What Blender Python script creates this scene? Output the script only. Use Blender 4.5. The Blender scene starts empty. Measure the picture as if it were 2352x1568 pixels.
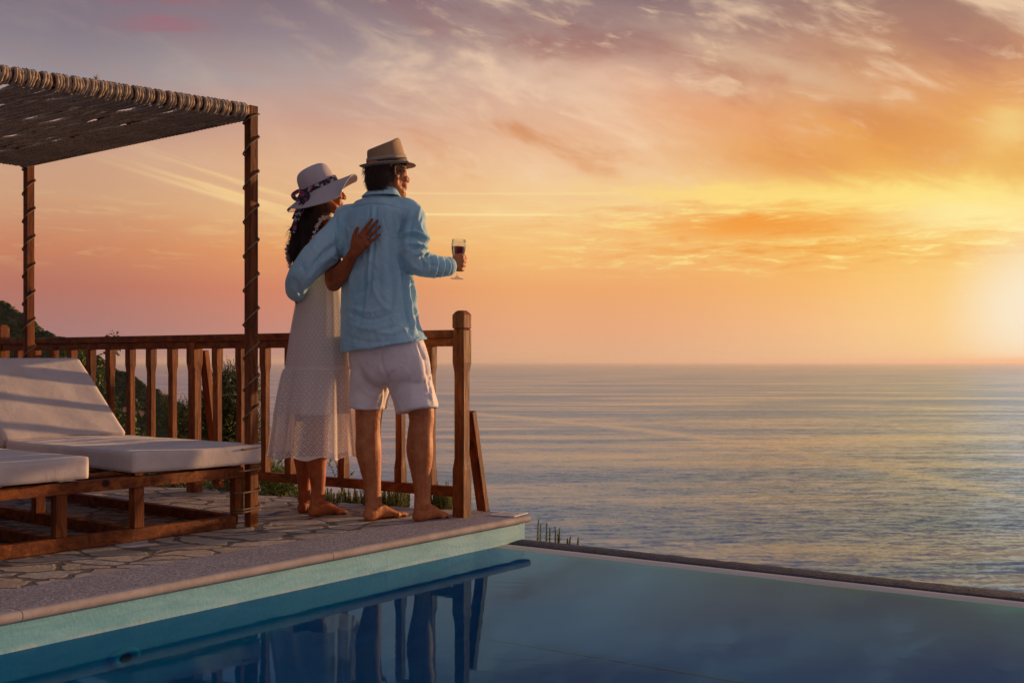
import bpy, bmesh, math, random
import numpy as np
from mathutils import Vector, Matrix, noise as mnoise

# ------------------------------------------------------------------ camera, world, sun, exposure
sc = bpy.context.scene
COL = sc.collection
R = math.radians
F, CX, HY, CZ = 2600.0, 1176.0, 830.0, 0.77      # focal length in photo pixels, eye line, eye height

def lin(r, g, b, k=1.0):
    f = lambda c: ((c / 255.0) / 12.92 if c / 255.0 <= 0.04045 else ((c / 255.0 + 0.055) / 1.055) ** 2.4) * k
    return (f(r), f(g), f(b), 1.0)

cam_data = bpy.data.cameras.new('camera')
cam = bpy.data.objects.new('camera', cam_data)
COL.objects.link(cam)
cam.location = (0, 0, CZ)
cam.rotation_euler = (R(90), 0, 0)
cam_data.sensor_width = 36
cam_data.lens = F / 2352 * 36
cam_data.shift_y = (HY - 784) / 2352
cam_data.clip_start = 0.05
cam_data.clip_end = 120000
cam_data.dof.use_dof = True
cam_data.dof.focus_distance = 5.5
cam_data.dof.aperture_fstop = 9
sc.camera = cam
sc.view_settings.view_transform = 'Standard'
sc.view_settings.look = 'None'
sc.view_settings.exposure = 0
sc.view_settings.gamma = 1
sc.cycles.transparent_max_bounces = 24
sc.cycles.max_bounces = 8
sc.cycles.volume_bounces = 0
sc.cycles.use_fast_gi = False

SUN_AZ, SUN_EL = 52.0, 6.0                        # degrees right of straight ahead, above the horizon

class G:
    """small helper for shader graphs"""
    def __init__(s, tree):
        s.t = tree
        tree.nodes.clear()
    def n(s, typ, ins=None, **at):
        nd = s.t.nodes.new(typ)
        for k, v in at.items():
            setattr(nd, k, v)
        for k, v in (ins or {}).items():
            s.put(nd.inputs[k], v)
        return nd
    def put(s, sock, v):
        if isinstance(v, bpy.types.NodeSocket):
            s.t.links.new(v, sock)
        elif isinstance(v, (tuple, list)):
            v = tuple(v)
            if len(sock.default_value) == 3: v = v[:3]
            elif len(v) == 3: v = v + (1.0,)
            sock.default_value = v
        else:
            sock.default_value = v
    def m(s, op, a, b=0.0, c=0.0, clamp=False):
        nd = s.n('ShaderNodeMath', operation=op, use_clamp=clamp)
        s.put(nd.inputs[0], a); s.put(nd.inputs[1], b); s.put(nd.inputs[2], c)
        return nd.outputs[0]
    def mr(s, v, a, b, c=0.0, d=1.0, smooth=True):
        nd = s.n('ShaderNodeMapRange', interpolation_type='SMOOTHSTEP' if smooth else 'LINEAR')
        s.put(nd.inputs[0], v)
        for i, x in enumerate((a, b, c, d)):
            s.put(nd.inputs[i + 1], x)
        return nd.outputs[0]
    def mix(s, f, a, b, mode='MIX'):
        nd = s.n('ShaderNodeMix', data_type='RGBA', blend_type=mode)
        s.put(nd.inputs[0], f); s.put(nd.inputs[6], a); s.put(nd.inputs[7], b)
        return nd.outputs[2]
    def ramp(s, f, stops, interp='LINEAR'):
        nd = s.n('ShaderNodeValToRGB')
        cr = nd.color_ramp
        cr.interpolation = interp
        while len(cr.elements) < len(stops):
            cr.elements.new(0.5)
        for e, (p, c) in zip(cr.elements, stops):
            e.position = p
            e.color = c if len(c) == 4 else tuple(c) + (1.0,)
        s.put(nd.inputs[0], f)
        return nd.outputs[0]
    def xyz(s, x=0.0, y=0.0, z=0.0):
        nd = s.n('ShaderNodeCombineXYZ')
        s.put(nd.inputs[0], x); s.put(nd.inputs[1], y); s.put(nd.inputs[2], z)
        return nd.outputs[0]
    def noise(s, vec, scale=5.0, detail=4.0, rough=0.5, dist=0.0, out=0):
        nd = s.n('ShaderNodeTexNoise', {'Scale': scale, 'Detail': detail, 'Roughness': rough, 'Distortion': dist})
        if vec is not None: s.put(nd.inputs['Vector'], vec)
        return nd.outputs[out]
    def vmul(s, vec, k):
        nd = s.n('ShaderNodeVectorMath', operation='MULTIPLY')
        s.put(nd.inputs[0], vec); s.put(nd.inputs[1], k)
        return nd.outputs[0]
    def vadd(s, vec, k):
        nd = s.n('ShaderNodeVectorMath', operation='ADD')
        s.put(nd.inputs[0], vec); s.put(nd.inputs[1], k)
        return nd.outputs[0]

def build_world():
    w = bpy.data.worlds.new('World')
    sc.world = w
    w.use_nodes = True
    g = G(w.node_tree)
    tc = g.n('ShaderNodeTexCoord').outputs['Generated']
    sp = g.n('ShaderNodeSeparateXYZ', {0: tc})
    x, y, z = sp.outputs
    az = g.m('MULTIPLY', g.m('ARCTAN2', x, y), 57.2958)
    el = g.m('MULTIPLY', g.m('ARCSINE', z), 57.2958)
    # slow warp so that nothing is ruler straight
    wv = g.noise(g.xyz(g.m('MULTIPLY', az, 0.05), g.m('MULTIPLY', el, 0.16)), 1.0, 3.0, 0.55)
    elw = g.m('ADD', el, g.m('MULTIPLY', g.m('SUBTRACT', wv, 0.5), 3.2))
    elw = g.m('ADD', g.m('MULTIPLY', elw, g.mr(el, 2.0, 8.0)), g.m('MULTIPLY', el, g.mr(el, 2.0, 8.0, 1.0, 0.0)))
    t = g.m('DIVIDE', elw, 24.0, clamp=True)
    def col(*rows):
        return g.ramp(t, [(e / 24.0, lin(*c)) for e, c in rows])
    c1 = col((0, (156, 120, 126)), (1.6, (166, 118, 116)), (3.6, (182, 114, 98)), (5.6, (200, 130, 98)), (7.4, (206, 158, 124)),
             (9.4, (200, 156, 132)), (11.5, (176, 140, 132)), (13.5, (150, 141, 146)), (16, (130, 120, 131)), (18, (120, 105, 118)), (24, (100, 92, 120)))
    c2 = col((0, (185, 135, 128)), (1.6, (200, 136, 120)), (3.6, (214, 134, 102)), (5.6, (230, 158, 102)), (7.4, (232, 182, 130)),
             (9.4, (226, 182, 144)), (11.5, (206, 160, 140)), (13.5, (180, 160, 156)), (16, (146, 131, 138)), (18, (130, 112, 122)), (24, (104, 95, 120)))
    c3 = col((0, (222, 172, 134)), (1.6, (232, 168, 126)), (3.6, (238, 168, 108)), (5.6, (245, 190, 118)), (7.4, (246, 206, 142)),
             (9.4, (240, 198, 152)), (11.5, (232, 184, 148)), (13.5, (216, 174, 152)), (16, (172, 142, 134)), (18, (142, 118, 120)), (24, (108, 96, 116)))
    c4 = col((0, (236, 192, 144)), (1.6, (248, 194, 136)), (3.6, (250, 190, 110)), (5.6, (246, 182, 82)), (7.4, (250, 200, 92)),
             (9.4, (240, 174, 84)), (11.5, (230, 160, 92)), (13.5, (212, 152, 108)), (16, (170, 128, 110)), (18, (138, 108, 108)), (24, (104, 92, 108)))
    base = g.mix(g.mr(az, -23, -9), c1, c2)
    base = g.mix(g.mr(az, -11, 2), base, c3)
    base = g.mix(g.mr(az, 4, 20), base, c4)
    def blob(a0, e0, sa, se, tilt=0.0, src=None):
        da = g.m('SUBTRACT', az, a0)
        de = g.m('SUBTRACT', g.m('SUBTRACT', src or el, e0), g.m('MULTIPLY', da, tilt))
        q = g.m('ADD', g.m('POWER', g.m('DIVIDE', g.m('ABSOLUTE', da), sa), 2.0), g.m('POWER', g.m('DIVIDE', g.m('ABSOLUTE', de), se), 2.0))
        return g.m('EXPONENT', g.m('MULTIPLY', q, -1.0))
    # cloud fields: bands that sink towards the right in the upper sky, flat ones low down
    u1 = g.m('ADD', g.m('MULTIPLY', el, 0.34), g.m('MULTIPLY', az, 0.095))
    n1 = g.noise(g.xyz(g.m('MULTIPLY', az, 0.13), u1, 3.7), 1.0, 7.0, 0.55, 0.35)
    n2 = g.noise(g.xyz(g.m('MULTIPLY', az, 0.26), g.m('MULTIPLY', u1, 2.2), 9.1), 1.0, 8.0, 0.64, 0.45)
    n3 = g.noise(g.xyz(g.m('MULTIPLY', az, 0.40), g.m('MULTIPLY', el, 2.6), 1.3), 1.0, 8.0, 0.66, 0.4)
    upper = g.m('MULTIPLY', g.mr(el, 7.5, 11.0), g.mr(az, -13.0, 0.0, 0.12, 1.0))
    light = g.m('MULTIPLY', g.mr(n1, 0.5, 0.68), upper)
    dark = g.m('MULTIPLY', g.mr(n1, 0.5, 0.34), upper)
    base = g.mix(g.m('MULTIPLY', light, 0.72), base, lin(248, 214, 178))
    base = g.mix(g.m('MULTIPLY', dark, 0.74), base, g.ramp(t, [(0.3, lin(232, 146, 72)), (0.5, lin(208, 138, 92)), (0.62, lin(170, 118, 106)), (0.75, lin(128, 98, 108))]))
    light2 = g.m('MULTIPLY', g.mr(n2, 0.52, 0.72), g.m('MULTIPLY', g.mr(el, 6.0, 9.5), g.mr(az, -14, 2, 0.1, 1.0)))
    base = g.mix(g.m('MULTIPLY', light2, 0.62), base, lin(244, 208, 170))
    # low flat streaks towards the sun
    low = g.m('MULTIPLY', g.m('MULTIPLY', g.mr(el, 3.8, 5.4), g.mr(el, 8.6, 7.0)), g.mr(az, -3.0, 14.0, 0.12, 1.0))
    base = g.mix(g.m('MULTIPLY', g.m('MULTIPLY', g.mr(n3, 0.52, 0.66), low), 1.0), base, lin(255, 240, 150))
    base = g.mix(g.m('MULTIPLY', g.m('MULTIPLY', g.mr(n3, 0.5, 0.36), low), 0.75), base, lin(238, 152, 62))
    # the bright yellow cloud band, the orange cloud below it, the shining gaps
    rag = g.m('MULTIPLY', g.m('SUBTRACT', n2, 0.5), 2.8)
    rag2 = g.m('MULTIPLY', g.m('SUBTRACT', n3, 0.5), 2.2)
    elr = g.m('ADD', el, rag)
    elr2 = g.m('ADD', el, rag2)
    base = g.mix(g.m('MULTIPLY', blob(20.5, 7.75, 8.5, 0.85, -0.04, elr), 0.95), base, lin(255, 232, 132))
    base = g.mix(g.m('MULTIPLY', blob(12.0, 8.1, 7.0, 0.5, -0.06, elr2), 0.8), base, lin(255, 222, 128))
    base = g.mix(g.m('MULTIPLY', blob(22.0, 6.8, 4.2, 0.75, 0.0, elr2), 0.9), base, lin(255, 246, 176))
    base = g.mix(g.m('MULTIPLY', blob(12.2, 6.75, 6.0, 0.72, 0.0, elr2), 0.92), base, lin(243, 154, 58))
    base = g.mix(g.m('MULTIPLY', blob(24.6, 8.9, 2.0, 0.7, -0.1, elr), 0.8), base, lin(226, 156, 52))
    base = g.mix(g.m('MULTIPLY', blob(23.6, 10.6, 1.3, 1.0, 0.1, elr), 0.65), base, lin(248, 226, 150))
    base = g.mix(g.m('MULTIPLY', blob(20.0, 10.2, 6.5, 1.4, -0.1, elr), 0.5), base, lin(226, 152, 74))
    base = g.mix(g.m('MULTIPLY', blob(9.5, 12.2, 5.0, 1.0, -0.28, elr), 0.5), base, lin(232, 156, 102))
    base = g.mix(g.m('MULTIPLY', blob(13.5, 9.9, 5.0, 0.9, -0.12, elr), 0.5), base, lin(232, 158, 82))
    base = g.mix(g.m('MULTIPLY', blob(13.5, 14.0, 5.0, 0.7, -0.34, elr), 0.5), base, lin(226, 194, 158))
    base = g.mix(g.m('MULTIPLY', blob(2.0, 13.9, 4.5, 0.8, -0.12, elr), 0.5), base, lin(232, 200, 174))
    base = g.mix(g.m('MULTIPLY', blob(-5.5, 13.2, 3.2, 0.6, -0.08, elr), 0.45), base, lin(190, 146, 134))
    base = g.mix(g.m('MULTIPLY', blob(-17.0, 15.9, 2.0, 0.35, 0.05, elr2), 0.5), base, lin(168, 98, 110))
    base = g.mix(g.m('MULTIPLY', blob(-18.5, 17.2, 3.0, 0.4, 0.0, elr2), 0.5), base, lin(176, 92, 104))
    # wind-drawn streaks on the left and two vapour trails
    st = g.mr(g.noise(g.xyz(g.m('MULTIPLY', az, 0.12), g.m('MULTIPLY', g.m('ADD', el, g.m('MULTIPLY', az, 0.27)), 2.4), 5.0), 1.0, 4.0, 0.6), 0.45, 0.66)
    base = g.mix(g.m('MULTIPLY', g.m('MULTIPLY', blob(-13.5, 8.3, 4.2, 0.75, -0.27), st), 0.9), base, lin(244, 206, 146))
    base = g.mix(g.m('MULTIPLY', blob(-14.0, 7.9, 4.5, 0.12, -0.27), 0.5), base, lin(248, 212, 150))
    def trail(a0, a1, e0, th, k):
        f = g.m('MULTIPLY', g.m('MULTIPLY', g.mr(az, a0, a0 + 2.0), g.mr(az, a1, a1 - 2.0)), g.m('EXPONENT', g.m('MULTIPLY', g.m('POWER', g.m('DIVIDE', g.m('ABSOLUTE', g.m('SUBTRACT', el, e0)), th), 2.0), -1.0)))
        return g.m('MULTIPLY', f, k)
    base = g.mix(trail(-9.0, 3.6, 7.38, 0.055, 0.62), base, lin(255, 234, 168))
    base = g.mix(trail(-9.0, 6.0, 8.42, 0.05, 0.34), base, lin(255, 228, 160))
    # glow round the sun
    ds = g.m('SQRT', g.m('ADD', g.m('POWER', g.m('ABSOLUTE', g.m('SUBTRACT', az, 25.2)), 2.0), g.m('POWER', g.m('ABSOLUTE', g.m('SUBTRACT', el, 2.1)), 2.0)))
    base = g.mix(g.m('MULTIPLY', g.mr(ds, 12.0, 1.0), 0.55), base, lin(255, 226, 150))
    base = g.mix(g.mr(ds, 5.2, 0.8, 0.0, 0.95), base, lin(250, 236, 208))
    # the rest of the dome: mauve overhead, dusky blue behind
    top = g.mix(g.mr(el, 18.0, 55.0), lin(112, 104, 128), lin(86, 104, 140))
    base = g.mix(g.mr(el, 17.5, 26.0), base, top)
    away = g.m('MAXIMUM', g.mr(az, 45.0, 95.0), g.mr(az, -32.0, -85.0))
    back = g.ramp(g.m('DIVIDE', el, 90.0, clamp=True), [(0.0, lin(152, 128, 132)), (0.15, lin(150, 138, 150)), (0.5, lin(128, 136, 158)), (1.0, lin(86, 104, 140))])
    # the side of the dome towards the sunset is brighter than the far side
    lean = g.mr(g.m('ADD', g.m('MULTIPLY', x, 0.92), g.m('MULTIPLY', y, -0.25)), -0.9, 0.9, 0.0, 1.0)
    back = g.mix(1.0, back, g.mix(lean, (0.34, 0.37, 0.47, 1), (1.45, 1.24, 1.06, 1)), 'MULTIPLY')
    base = g.mix(away, base, back)
    base = g.mix(g.mr(el, -0.3, -6.0), base, lin(88, 84, 92))
    bg = g.n('ShaderNodeBackground', {'Color': base, 'Strength': 1.0})
    out = g.n('ShaderNodeOutputWorld', {'Surface': bg.outputs[0]})
build_world()

sun_data = bpy.data.lights.new('sun', 'SUN')
sun_data.energy = 5.0
sun_data.angle = R(1.2)
sun_data.color = (1.0, 0.56, 0.26)
sun = bpy.data.objects.new('sun', sun_data)
COL.objects.link(sun)
_d = Vector((math.sin(R(SUN_AZ)) * math.cos(R(SUN_EL)), math.cos(R(SUN_AZ)) * math.cos(R(SUN_EL)), math.sin(R(SUN_EL))))
sun.rotation_euler = _d.to_track_quat('Z', 'Y').to_euler()

# ------------------------------------------------------------------ helpers
def W(px, py, Y):
    """the world point at depth Y that the photo pixel (2352 wide) shows"""
    return Vector(((px - CX) / F * Y, Y, CZ + (HY - py) / F * Y))
def D(px, py, z=0.0):
    """the world point at height z that the photo pixel shows"""
    Y = F * (CZ - z) / (py - HY)
    return Vector(((px - CX) / F * Y, Y, z))

def tag(o, label=None, cat=None, group=None, kind=None):
    if label: o['label'] = label
    if cat: o['category'] = cat
    if group: o['group'] = group
    if kind: o['kind'] = kind
    return o
def empty(name, loc, label=None, cat=None, group=None, rz=0.0):
    o = bpy.data.objects.new(name, None)
    o.empty_display_size = 0.1
    COL.objects.link(o)
    o.location = loc
    o.rotation_euler = (0, 0, rz)
    return tag(o, label, cat, group)
def link(name, me, mat, parent=None, smooth=True):
    o = bpy.data.objects.new(name, me)
    COL.objects.link(o)
    for m_ in (mat if isinstance(mat, (list, tuple)) else [mat]):
        me.materials.append(m_)
    if smooth and len(me.polygons):
        me.polygons.foreach_set('use_smooth', [True] * len(me.polygons))
    if parent is not None:
        o.parent = parent
        o.matrix_parent_inverse = parent_world(parent).inverted()
    return o
def parent_world(o):
    m_ = Matrix.LocRotScale(o.location, o.rotation_euler, o.scale)
    if o.parent is not None:
        m_ = parent_world(o.parent) @ o.matrix_parent_inverse @ m_
    return m_

class MB:
    """collects shapes, links them as one mesh"""
    def __init__(s):
        s.v, s.f, s.fm, s.flat = [], [], [], []
    def add(s, vs, fs, mi=0, flat=False):
        n = len(s.v)
        s.v += [tuple(p) for p in vs]
        s.f += [tuple(i + n for i in f) for f in fs]
        s.fm += [mi] * len(fs)
        s.flat += [flat] * len(fs)
    def box(s, c, ax, ay, az, bevel=0.0, mi=0):
        """box round c with half vectors ax, ay, az"""
        c, ax, ay, az = map(Vector, (c, ax, ay, az))
        L = [ax.length, ay.length, az.length]
        U = [ax.normalized(), ay.normalized(), az.normalized()]
        bm = bmesh.new()
        bmesh.ops.create_cube(bm, size=2.0)
        for v in bm.verts:
            v.co = Vector((v.co.x * L[0], v.co.y * L[1], v.co.z * L[2]))
        if bevel > 0:
            bmesh.ops.bevel(bm, geom=list(bm.edges), offset=min(bevel, min(L) * 0.8), segments=2, profile=0.6, affect='EDGES')
        M = Matrix((U[0], U[1], U[2])).transposed()
        flip = M.determinant() < 0
        bm.verts.index_update()
        vs = [c + M @ v.co for v in bm.verts]
        fs = [[v.index for v in (reversed(f.verts) if flip else f.verts)] for f in bm.faces]
        bm.free()
        s.add(vs, fs, mi, True)
        return s
    def bar(s, a, b, w, h, up=(0, 0, 1), bevel=0.003, mi=0):
        """rectangular bar from a to b, w across, h along 'up'"""
        a, b, up = Vector(a), Vector(b), Vector(up)
        d = b - a
        side = d.cross(up).normalized()
        upv = side.cross(d).normalized()
        return s.box((a + b) / 2, d / 2, side * w / 2, upv * h / 2, bevel, mi)
    def build(s, name, mat, parent=None, smooth=False):
        me = bpy.data.meshes.new(name)
        me.from_pydata(s.v, [], s.f)
        if any(s.fm): me.polygons.foreach_set('material_index', s.fm)
        o = link(name, me, mat, parent, smooth)
        if smooth: me.polygons.foreach_set('use_smooth', [not q for q in s.flat])
        me.update()
        return o

def catmull(pts, k):
    """points (tuples of any length) -> smooth list, k steps per span"""
    P = np.array(pts, float)
    if len(P) < 3 or k < 2:
        return P if k < 2 else np.array([P[0] + (P[1] - P[0]) * i / k for i in range(k + 1)])
    Q = np.vstack([2 * P[0] - P[1], P, 2 * P[-1] - P[-2]])
    out = []
    for i in range(1, len(Q) - 2):
        p0, p1, p2, p3 = Q[i - 1], Q[i], Q[i + 1], Q[i + 2]
        for j in range(k):
            t = j / k
            out.append(0.5 * (2 * p1 + (p2 - p0) * t + (2 * p0 - 5 * p1 + 4 * p2 - p3) * t * t + (3 * p1 - p0 - 3 * p2 + p3) * t ** 3))
    out.append(P[-1])
    return np.array(out)

def loft(mb, rings, seg=24, k=4, caps=True, mi=0, expo=2.0):
    """rings: (centre, A, B): closed tube through ellipses spanned by the vectors A and B"""
    rows = catmull([tuple(c) + tuple(a) + tuple(b) for c, a, b in rings], k)
    vs, fs = [], []
    th = np.linspace(0, 2 * math.pi, seg, endpoint=False)
    ct, st = np.cos(th), np.sin(th)
    if expo != 2.0:
        ct, st = np.sign(ct) * np.abs(ct) ** (2 / expo), np.sign(st) * np.abs(st) ** (2 / expo)
    for r in rows:
        c, a, b = r[:3], r[3:6], r[6:9]
        for i in range(seg):
            vs.append(tuple(c + a * ct[i] + b * st[i]))
    n = len(rows)
    for j in range(n - 1):
        for i in range(seg):
            i2 = (i + 1) % seg
            fs.append((j * seg + i, j * seg + i2, (j + 1) * seg + i2, (j + 1) * seg + i))
    if caps:
        vs.append(tuple(rows[0][:3])); a0 = len(vs) - 1
        vs.append(tuple(rows[-1][:3])); a1 = len(vs) - 1
        for i in range(seg):
            i2 = (i + 1) % seg
            fs.append((a0, i2, i))
            fs.append((a1, (n - 1) * seg + i, (n - 1) * seg + i2))
    mb.add(vs, fs, mi)

def limb(mb, pts, ref=(0, 1, 0), seg=18, k=4, round_ends=True, mi=0):
    """pts: (point, r) or (point, r_side, r_ref): tapered tube with rounded ends"""
    P = [Vector(p[0]) for p in pts]
    ref = Vector(ref)
    rings = []
    n = len(P)
    for i, p in enumerate(pts):
        d = (P[min(i + 1, n - 1)] - P[max(i - 1, 0)]).normalized()
        rr = ref - d * ref.dot(d)
        if rr.length < 1e-4: rr = Vector((1, 0, 0)) - d * d.x
        rr.normalize()
        side = d.cross(rr).normalized()
        ra = p[1]; rb = p[2] if len(p) > 2 else p[1]
        rings.append((P[i], side * ra, rr * rb, d))
    out = []
    if round_ends:
        c, a, b, d = rings[0]
        rad = min(a.length, b.length)
        out += [(c - d * rad * 0.98, a * 0.15, b * 0.15), (c - d * rad * 0.75, a * 0.66, b * 0.66)]
    out += [(c, a, b) for c, a, b, d in rings]
    if round_ends:
        c, a, b, d = rings[-1]
        rad = min(a.length, b.length)
        out += [(c + d * rad * 0.75, a * 0.66, b * 0.66), (c + d * rad * 0.98, a * 0.15, b * 0.15)]
    loft(mb, out, seg, k, True, mi)

def ball(mb, c, rx, ry, rz, M=None, seg=20, mi=0):
    M = M or Matrix.Identity(3)
    c = Vector(c)
    vs, fs = [], []
    nr = seg // 2
    for j in range(1, nr):
        ph = math.pi * j / nr
        for i in range(seg):
            t = 2 * math.pi * i / seg
            vs.append(c + M @ Vector((rx * math.sin(ph) * math.cos(t), ry * math.sin(ph) * math.sin(t), rz * math.cos(ph))))
    vs.append(c + M @ Vector((0, 0, rz))); vs.append(c + M @ Vector((0, 0, -rz)))
    N = (nr - 1) * seg
    for j in range(nr - 2):
        for i in range(seg):
            i2 = (i + 1) % seg
            fs.append((j * seg + i, (j + 1) * seg + i, (j + 1) * seg + i2, j * seg + i2))
    for i in range(seg):
        i2 = (i + 1) % seg
        fs.append((N, i, i2))
        fs.append((N + 1, (nr - 2) * seg + i2, (nr - 2) * seg + i))
    mb.add(vs, fs, mi)

def rope(mb, pts, r, pitch=0.05, seg=9, step=0.008, mi=0, closed=False):
    """laid rope: three lobes twisting along the polyline"""
    P = [Vector(p) for p in pts]
    L = [0.0]
    for i in range(1, len(P)): L.append(L[-1] + (P[i] - P[i - 1]).length)
    n = max(3, int(L[-1] / step))
    j = 0
    C = []
    for i in range(n + 1):
        s_ = L[-1] * i / n
        while j < len(L) - 2 and L[j + 1] < s_: j += 1
        t = (s_ - L[j]) / max(1e-9, L[j + 1] - L[j])
        C.append(P[j].lerp(P[j + 1], t))
    vs, fs = [], []
    prev = None
    for i, c in enumerate(C):
        d = (C[min(i + 1, n)] - C[max(i - 1, 0)]).normalized()
        if prev is None:
            q = Vector((0.3, 0.2, 0.9)); prev = (q - d * q.dot(d)).normalized()
        prev = (prev - d * prev.dot(d)).normalized()
        b = d.cross(prev)
        tw = 2 * math.pi * (L[-1] * i / n) / pitch / 3 * 1.0
        for k_ in range(seg):
            a = 2 * math.pi * k_ / seg
            rr = r * (1 + 0.17 * math.cos(3 * (a - tw)))
            vs.append(c + (prev * math.cos(a) + b * math.sin(a)) * rr)
    for i in range(n):
        for k_ in range(seg):
            k2 = (k_ + 1) % seg
            fs.append((i * seg + k_, i * seg + k2, (i + 1) * seg + k2, (i + 1) * seg + k_))
    fs.append(tuple(range(seg))[::-1]); fs.append(tuple(n * seg + q for q in range(seg)))
    mb.add(vs, fs, mi)

def softbox(mb, size, r, step, xf, noise_amp=0.0, mi=0, fn=None):
    """cushion: box of half sizes 'size' with rounding r, fine grid, mapped by xf"""
    hx, hy, hz = size
    vs, fs, seen = [], [], {}
    n = [max(2, int(2 * h / step)) for h in size]
    def vid(i, j, k):
        key = (i, j, k)
        if key not in seen:
            p = Vector((-hx + 2 * hx * i / n[0], -hy + 2 * hy * j / n[1], -hz + 2 * hz * k / n[2]))
            q = Vector((max(-hx + r, min(hx - r, p.x)), max(-hy + r, min(hy - r, p.y)), max(-hz + r, min(hz - r, p.z))))
            d = p - q
            if d.length > 1e-9: p = q + d.normalized() * r
            if fn: p = fn(p)
            if noise_amp:
                nn = mnoise.noise(p * 7.0) * noise_amp + mnoise.noise(p * 22.0) * noise_amp * 0.3
                p = p + (d.normalized() if d.length > 1e-9 else Vector((0, 0, 1 if k else -1))) * nn
            seen[key] = len(vs)
            vs.append(xf(p))
        return seen[key]
    for i in range(n[0]):
        for j in range(n[1]):
            fs.append((vid(i, j, n[2]), vid(i + 1, j, n[2]), vid(i + 1, j + 1, n[2]), vid(i, j + 1, n[2])))
            fs.append((vid(i, j, 0), vid(i, j + 1, 0), vid(i + 1, j + 1, 0), vid(i + 1, j, 0)))
    for i in range(n[0]):
        for k in range(n[2]):
            fs.append((vid(i, 0, k), vid(i + 1, 0, k), vid(i + 1, 0, k + 1), vid(i, 0, k + 1)))
            fs.append((vid(i, n[1], k), vid(i, n[1], k + 1), vid(i + 1, n[1], k + 1), vid(i + 1, n[1], k)))
    for j in range(n[1]):
        for k in range(n[2]):
            fs.append((vid(0, j, k), vid(0, j, k + 1), vid(0, j + 1, k + 1), vid(0, j + 1, k)))
            fs.append((vid(n[0], j, k), vid(n[0], j + 1, k), vid(n[0], j + 1, k + 1), vid(n[0], j, k + 1)))
    mb.add(vs, fs, mi)

def remesh(mb, voxel, smooth=4, name='tmp'):
    """fuse overlapping closed shapes into one continuous surface"""
    me = bpy.data.meshes.new(name)
    me.from_pydata(mb.v, [], mb.f)
    o = bpy.data.objects.new(name, me)
    COL.objects.link(o)
    m_ = o.modifiers.new('r', 'REMESH'); m_.mode = 'VOXEL'; m_.voxel_size = voxel; m_.adaptivity = 0
    if smooth:
        q = o.modifiers.new('s', 'SMOOTH'); q.factor = 0.5; q.iterations = smooth
    dg = bpy.context.evaluated_depsgraph_get()
    dg.update()
    res = bpy.data.meshes.new_from_object(o.evaluated_get(dg))
    bpy.data.objects.remove(o)
    bpy.data.meshes.remove(me)
    return res
def get_v(me):
    a = np.empty(len(me.vertices) * 3); me.vertices.foreach_get('co', a); return a.reshape(-1, 3)
def get_n(me):
    a = np.empty(len(me.vertices) * 3); me.vertices.foreach_get('normal', a); return a.reshape(-1, 3)
def set_v(me, a):
    me.vertices.foreach_set('co', np.ascontiguousarray(a).ravel()); me.update()
# ------------------------------------------------------------------ materials
M = {}
def mat(name, fn, disp=False):
    m_ = bpy.data.materials.new(name)
    m_.use_nodes = True
    g = G(m_.node_tree)
    out = g.n('ShaderNodeOutputMaterial')
    fn(g, out)
    M[name] = m_
    return m_
def tex(g, which='Object'):
    return g.n('ShaderNodeTexCoord').outputs[which]
def bump(g, h, strength=0.3, dist=0.01, nrm=None):
    nd = g.n('ShaderNodeBump', {'Height': h, 'Strength': strength, 'Distance': dist})
    if nrm is not None: g.put(nd.inputs['Normal'], nrm)
    return nd.outputs[0]
def pbr(g, out, col, rough=0.6, nrm=None, **kw):
    ins = {'Base Color': col, 'Roughness': rough}
    ins.update(kw)
    p = g.n('ShaderNodeBsdfPrincipled', ins)
    if nrm is not None: g.put(p.inputs['Normal'], nrm)
    g.put(out.inputs['Surface'], p.outputs[0])
    return p

def wood_fn(axis, a, b, c):
    def fn(g, out):
        o = tex(g)
        rnd = g.n('ShaderNodeObjectInfo').outputs['Random']
        o = g.vadd(o, g.xyz(g.m('MULTIPLY', rnd, 7.0), g.m('MULTIPLY', rnd, 3.0), g.m('MULTIPLY', rnd, 11.0)))
        k = [26.0, 26.0, 26.0]
        k[axis] = 1.6
        v = g.vmul(o, tuple(k))
        warp = g.noise(g.vmul(o, (3, 3, 3)), 1.0, 2.0, 0.5)
        v2 = g.vadd(v, g.xyz(g.m('MULTIPLY', warp, 3.0), g.m('MULTIPLY', warp, 3.0), g.m('MULTIPLY', warp, 3.0)))
        grain = g.noise(v2, 1.0, 6.0, 0.65, 0.8)
        fine = g.noise(g.vmul(v, (5, 5, 5)), 1.0, 4.0, 0.6)
        blot = g.noise(g.vmul(o, (4, 4, 4)), 1.0, 4.0, 0.6)
        colr = g.ramp(grain, [(0.3, a), (0.5, b), (0.7, c)])
        colr = g.mix(g.mr(blot, 0.5, 0.75, 0.0, 0.5), colr, a)
        knot = g.n('ShaderNodeTexVoronoi', {'Vector': g.vmul(o, tuple(6.0 if i != axis else 2.2 for i in range(3))), 'Scale': 1.0}).outputs['Distance']
        colr = g.mix(g.mr(knot, 0.13, 0.06), colr, (a[0] * 0.35, a[1] * 0.3, a[2] * 0.3, 1))
        h = g.m('ADD', g.m('MULTIPLY', grain, 0.6), g.m('MULTIPLY', fine, 0.5))
        pbr(g, out, colr, g.mr(fine, 0.3, 0.7, 0.5, 0.7), bump(g, h, 0.6, 0.004), **{'Specular IOR Level': 0.22})
    return fn
wa, wb, wc = (0.055, 0.013, 0.004, 1), (0.195, 0.052, 0.011, 1), (0.33, 0.105, 0.020, 1)
mat('wood_up', wood_fn(2, wa, wb, wc))
mat('wood_along', wood_fn(0, wa, wb, wc))

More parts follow.
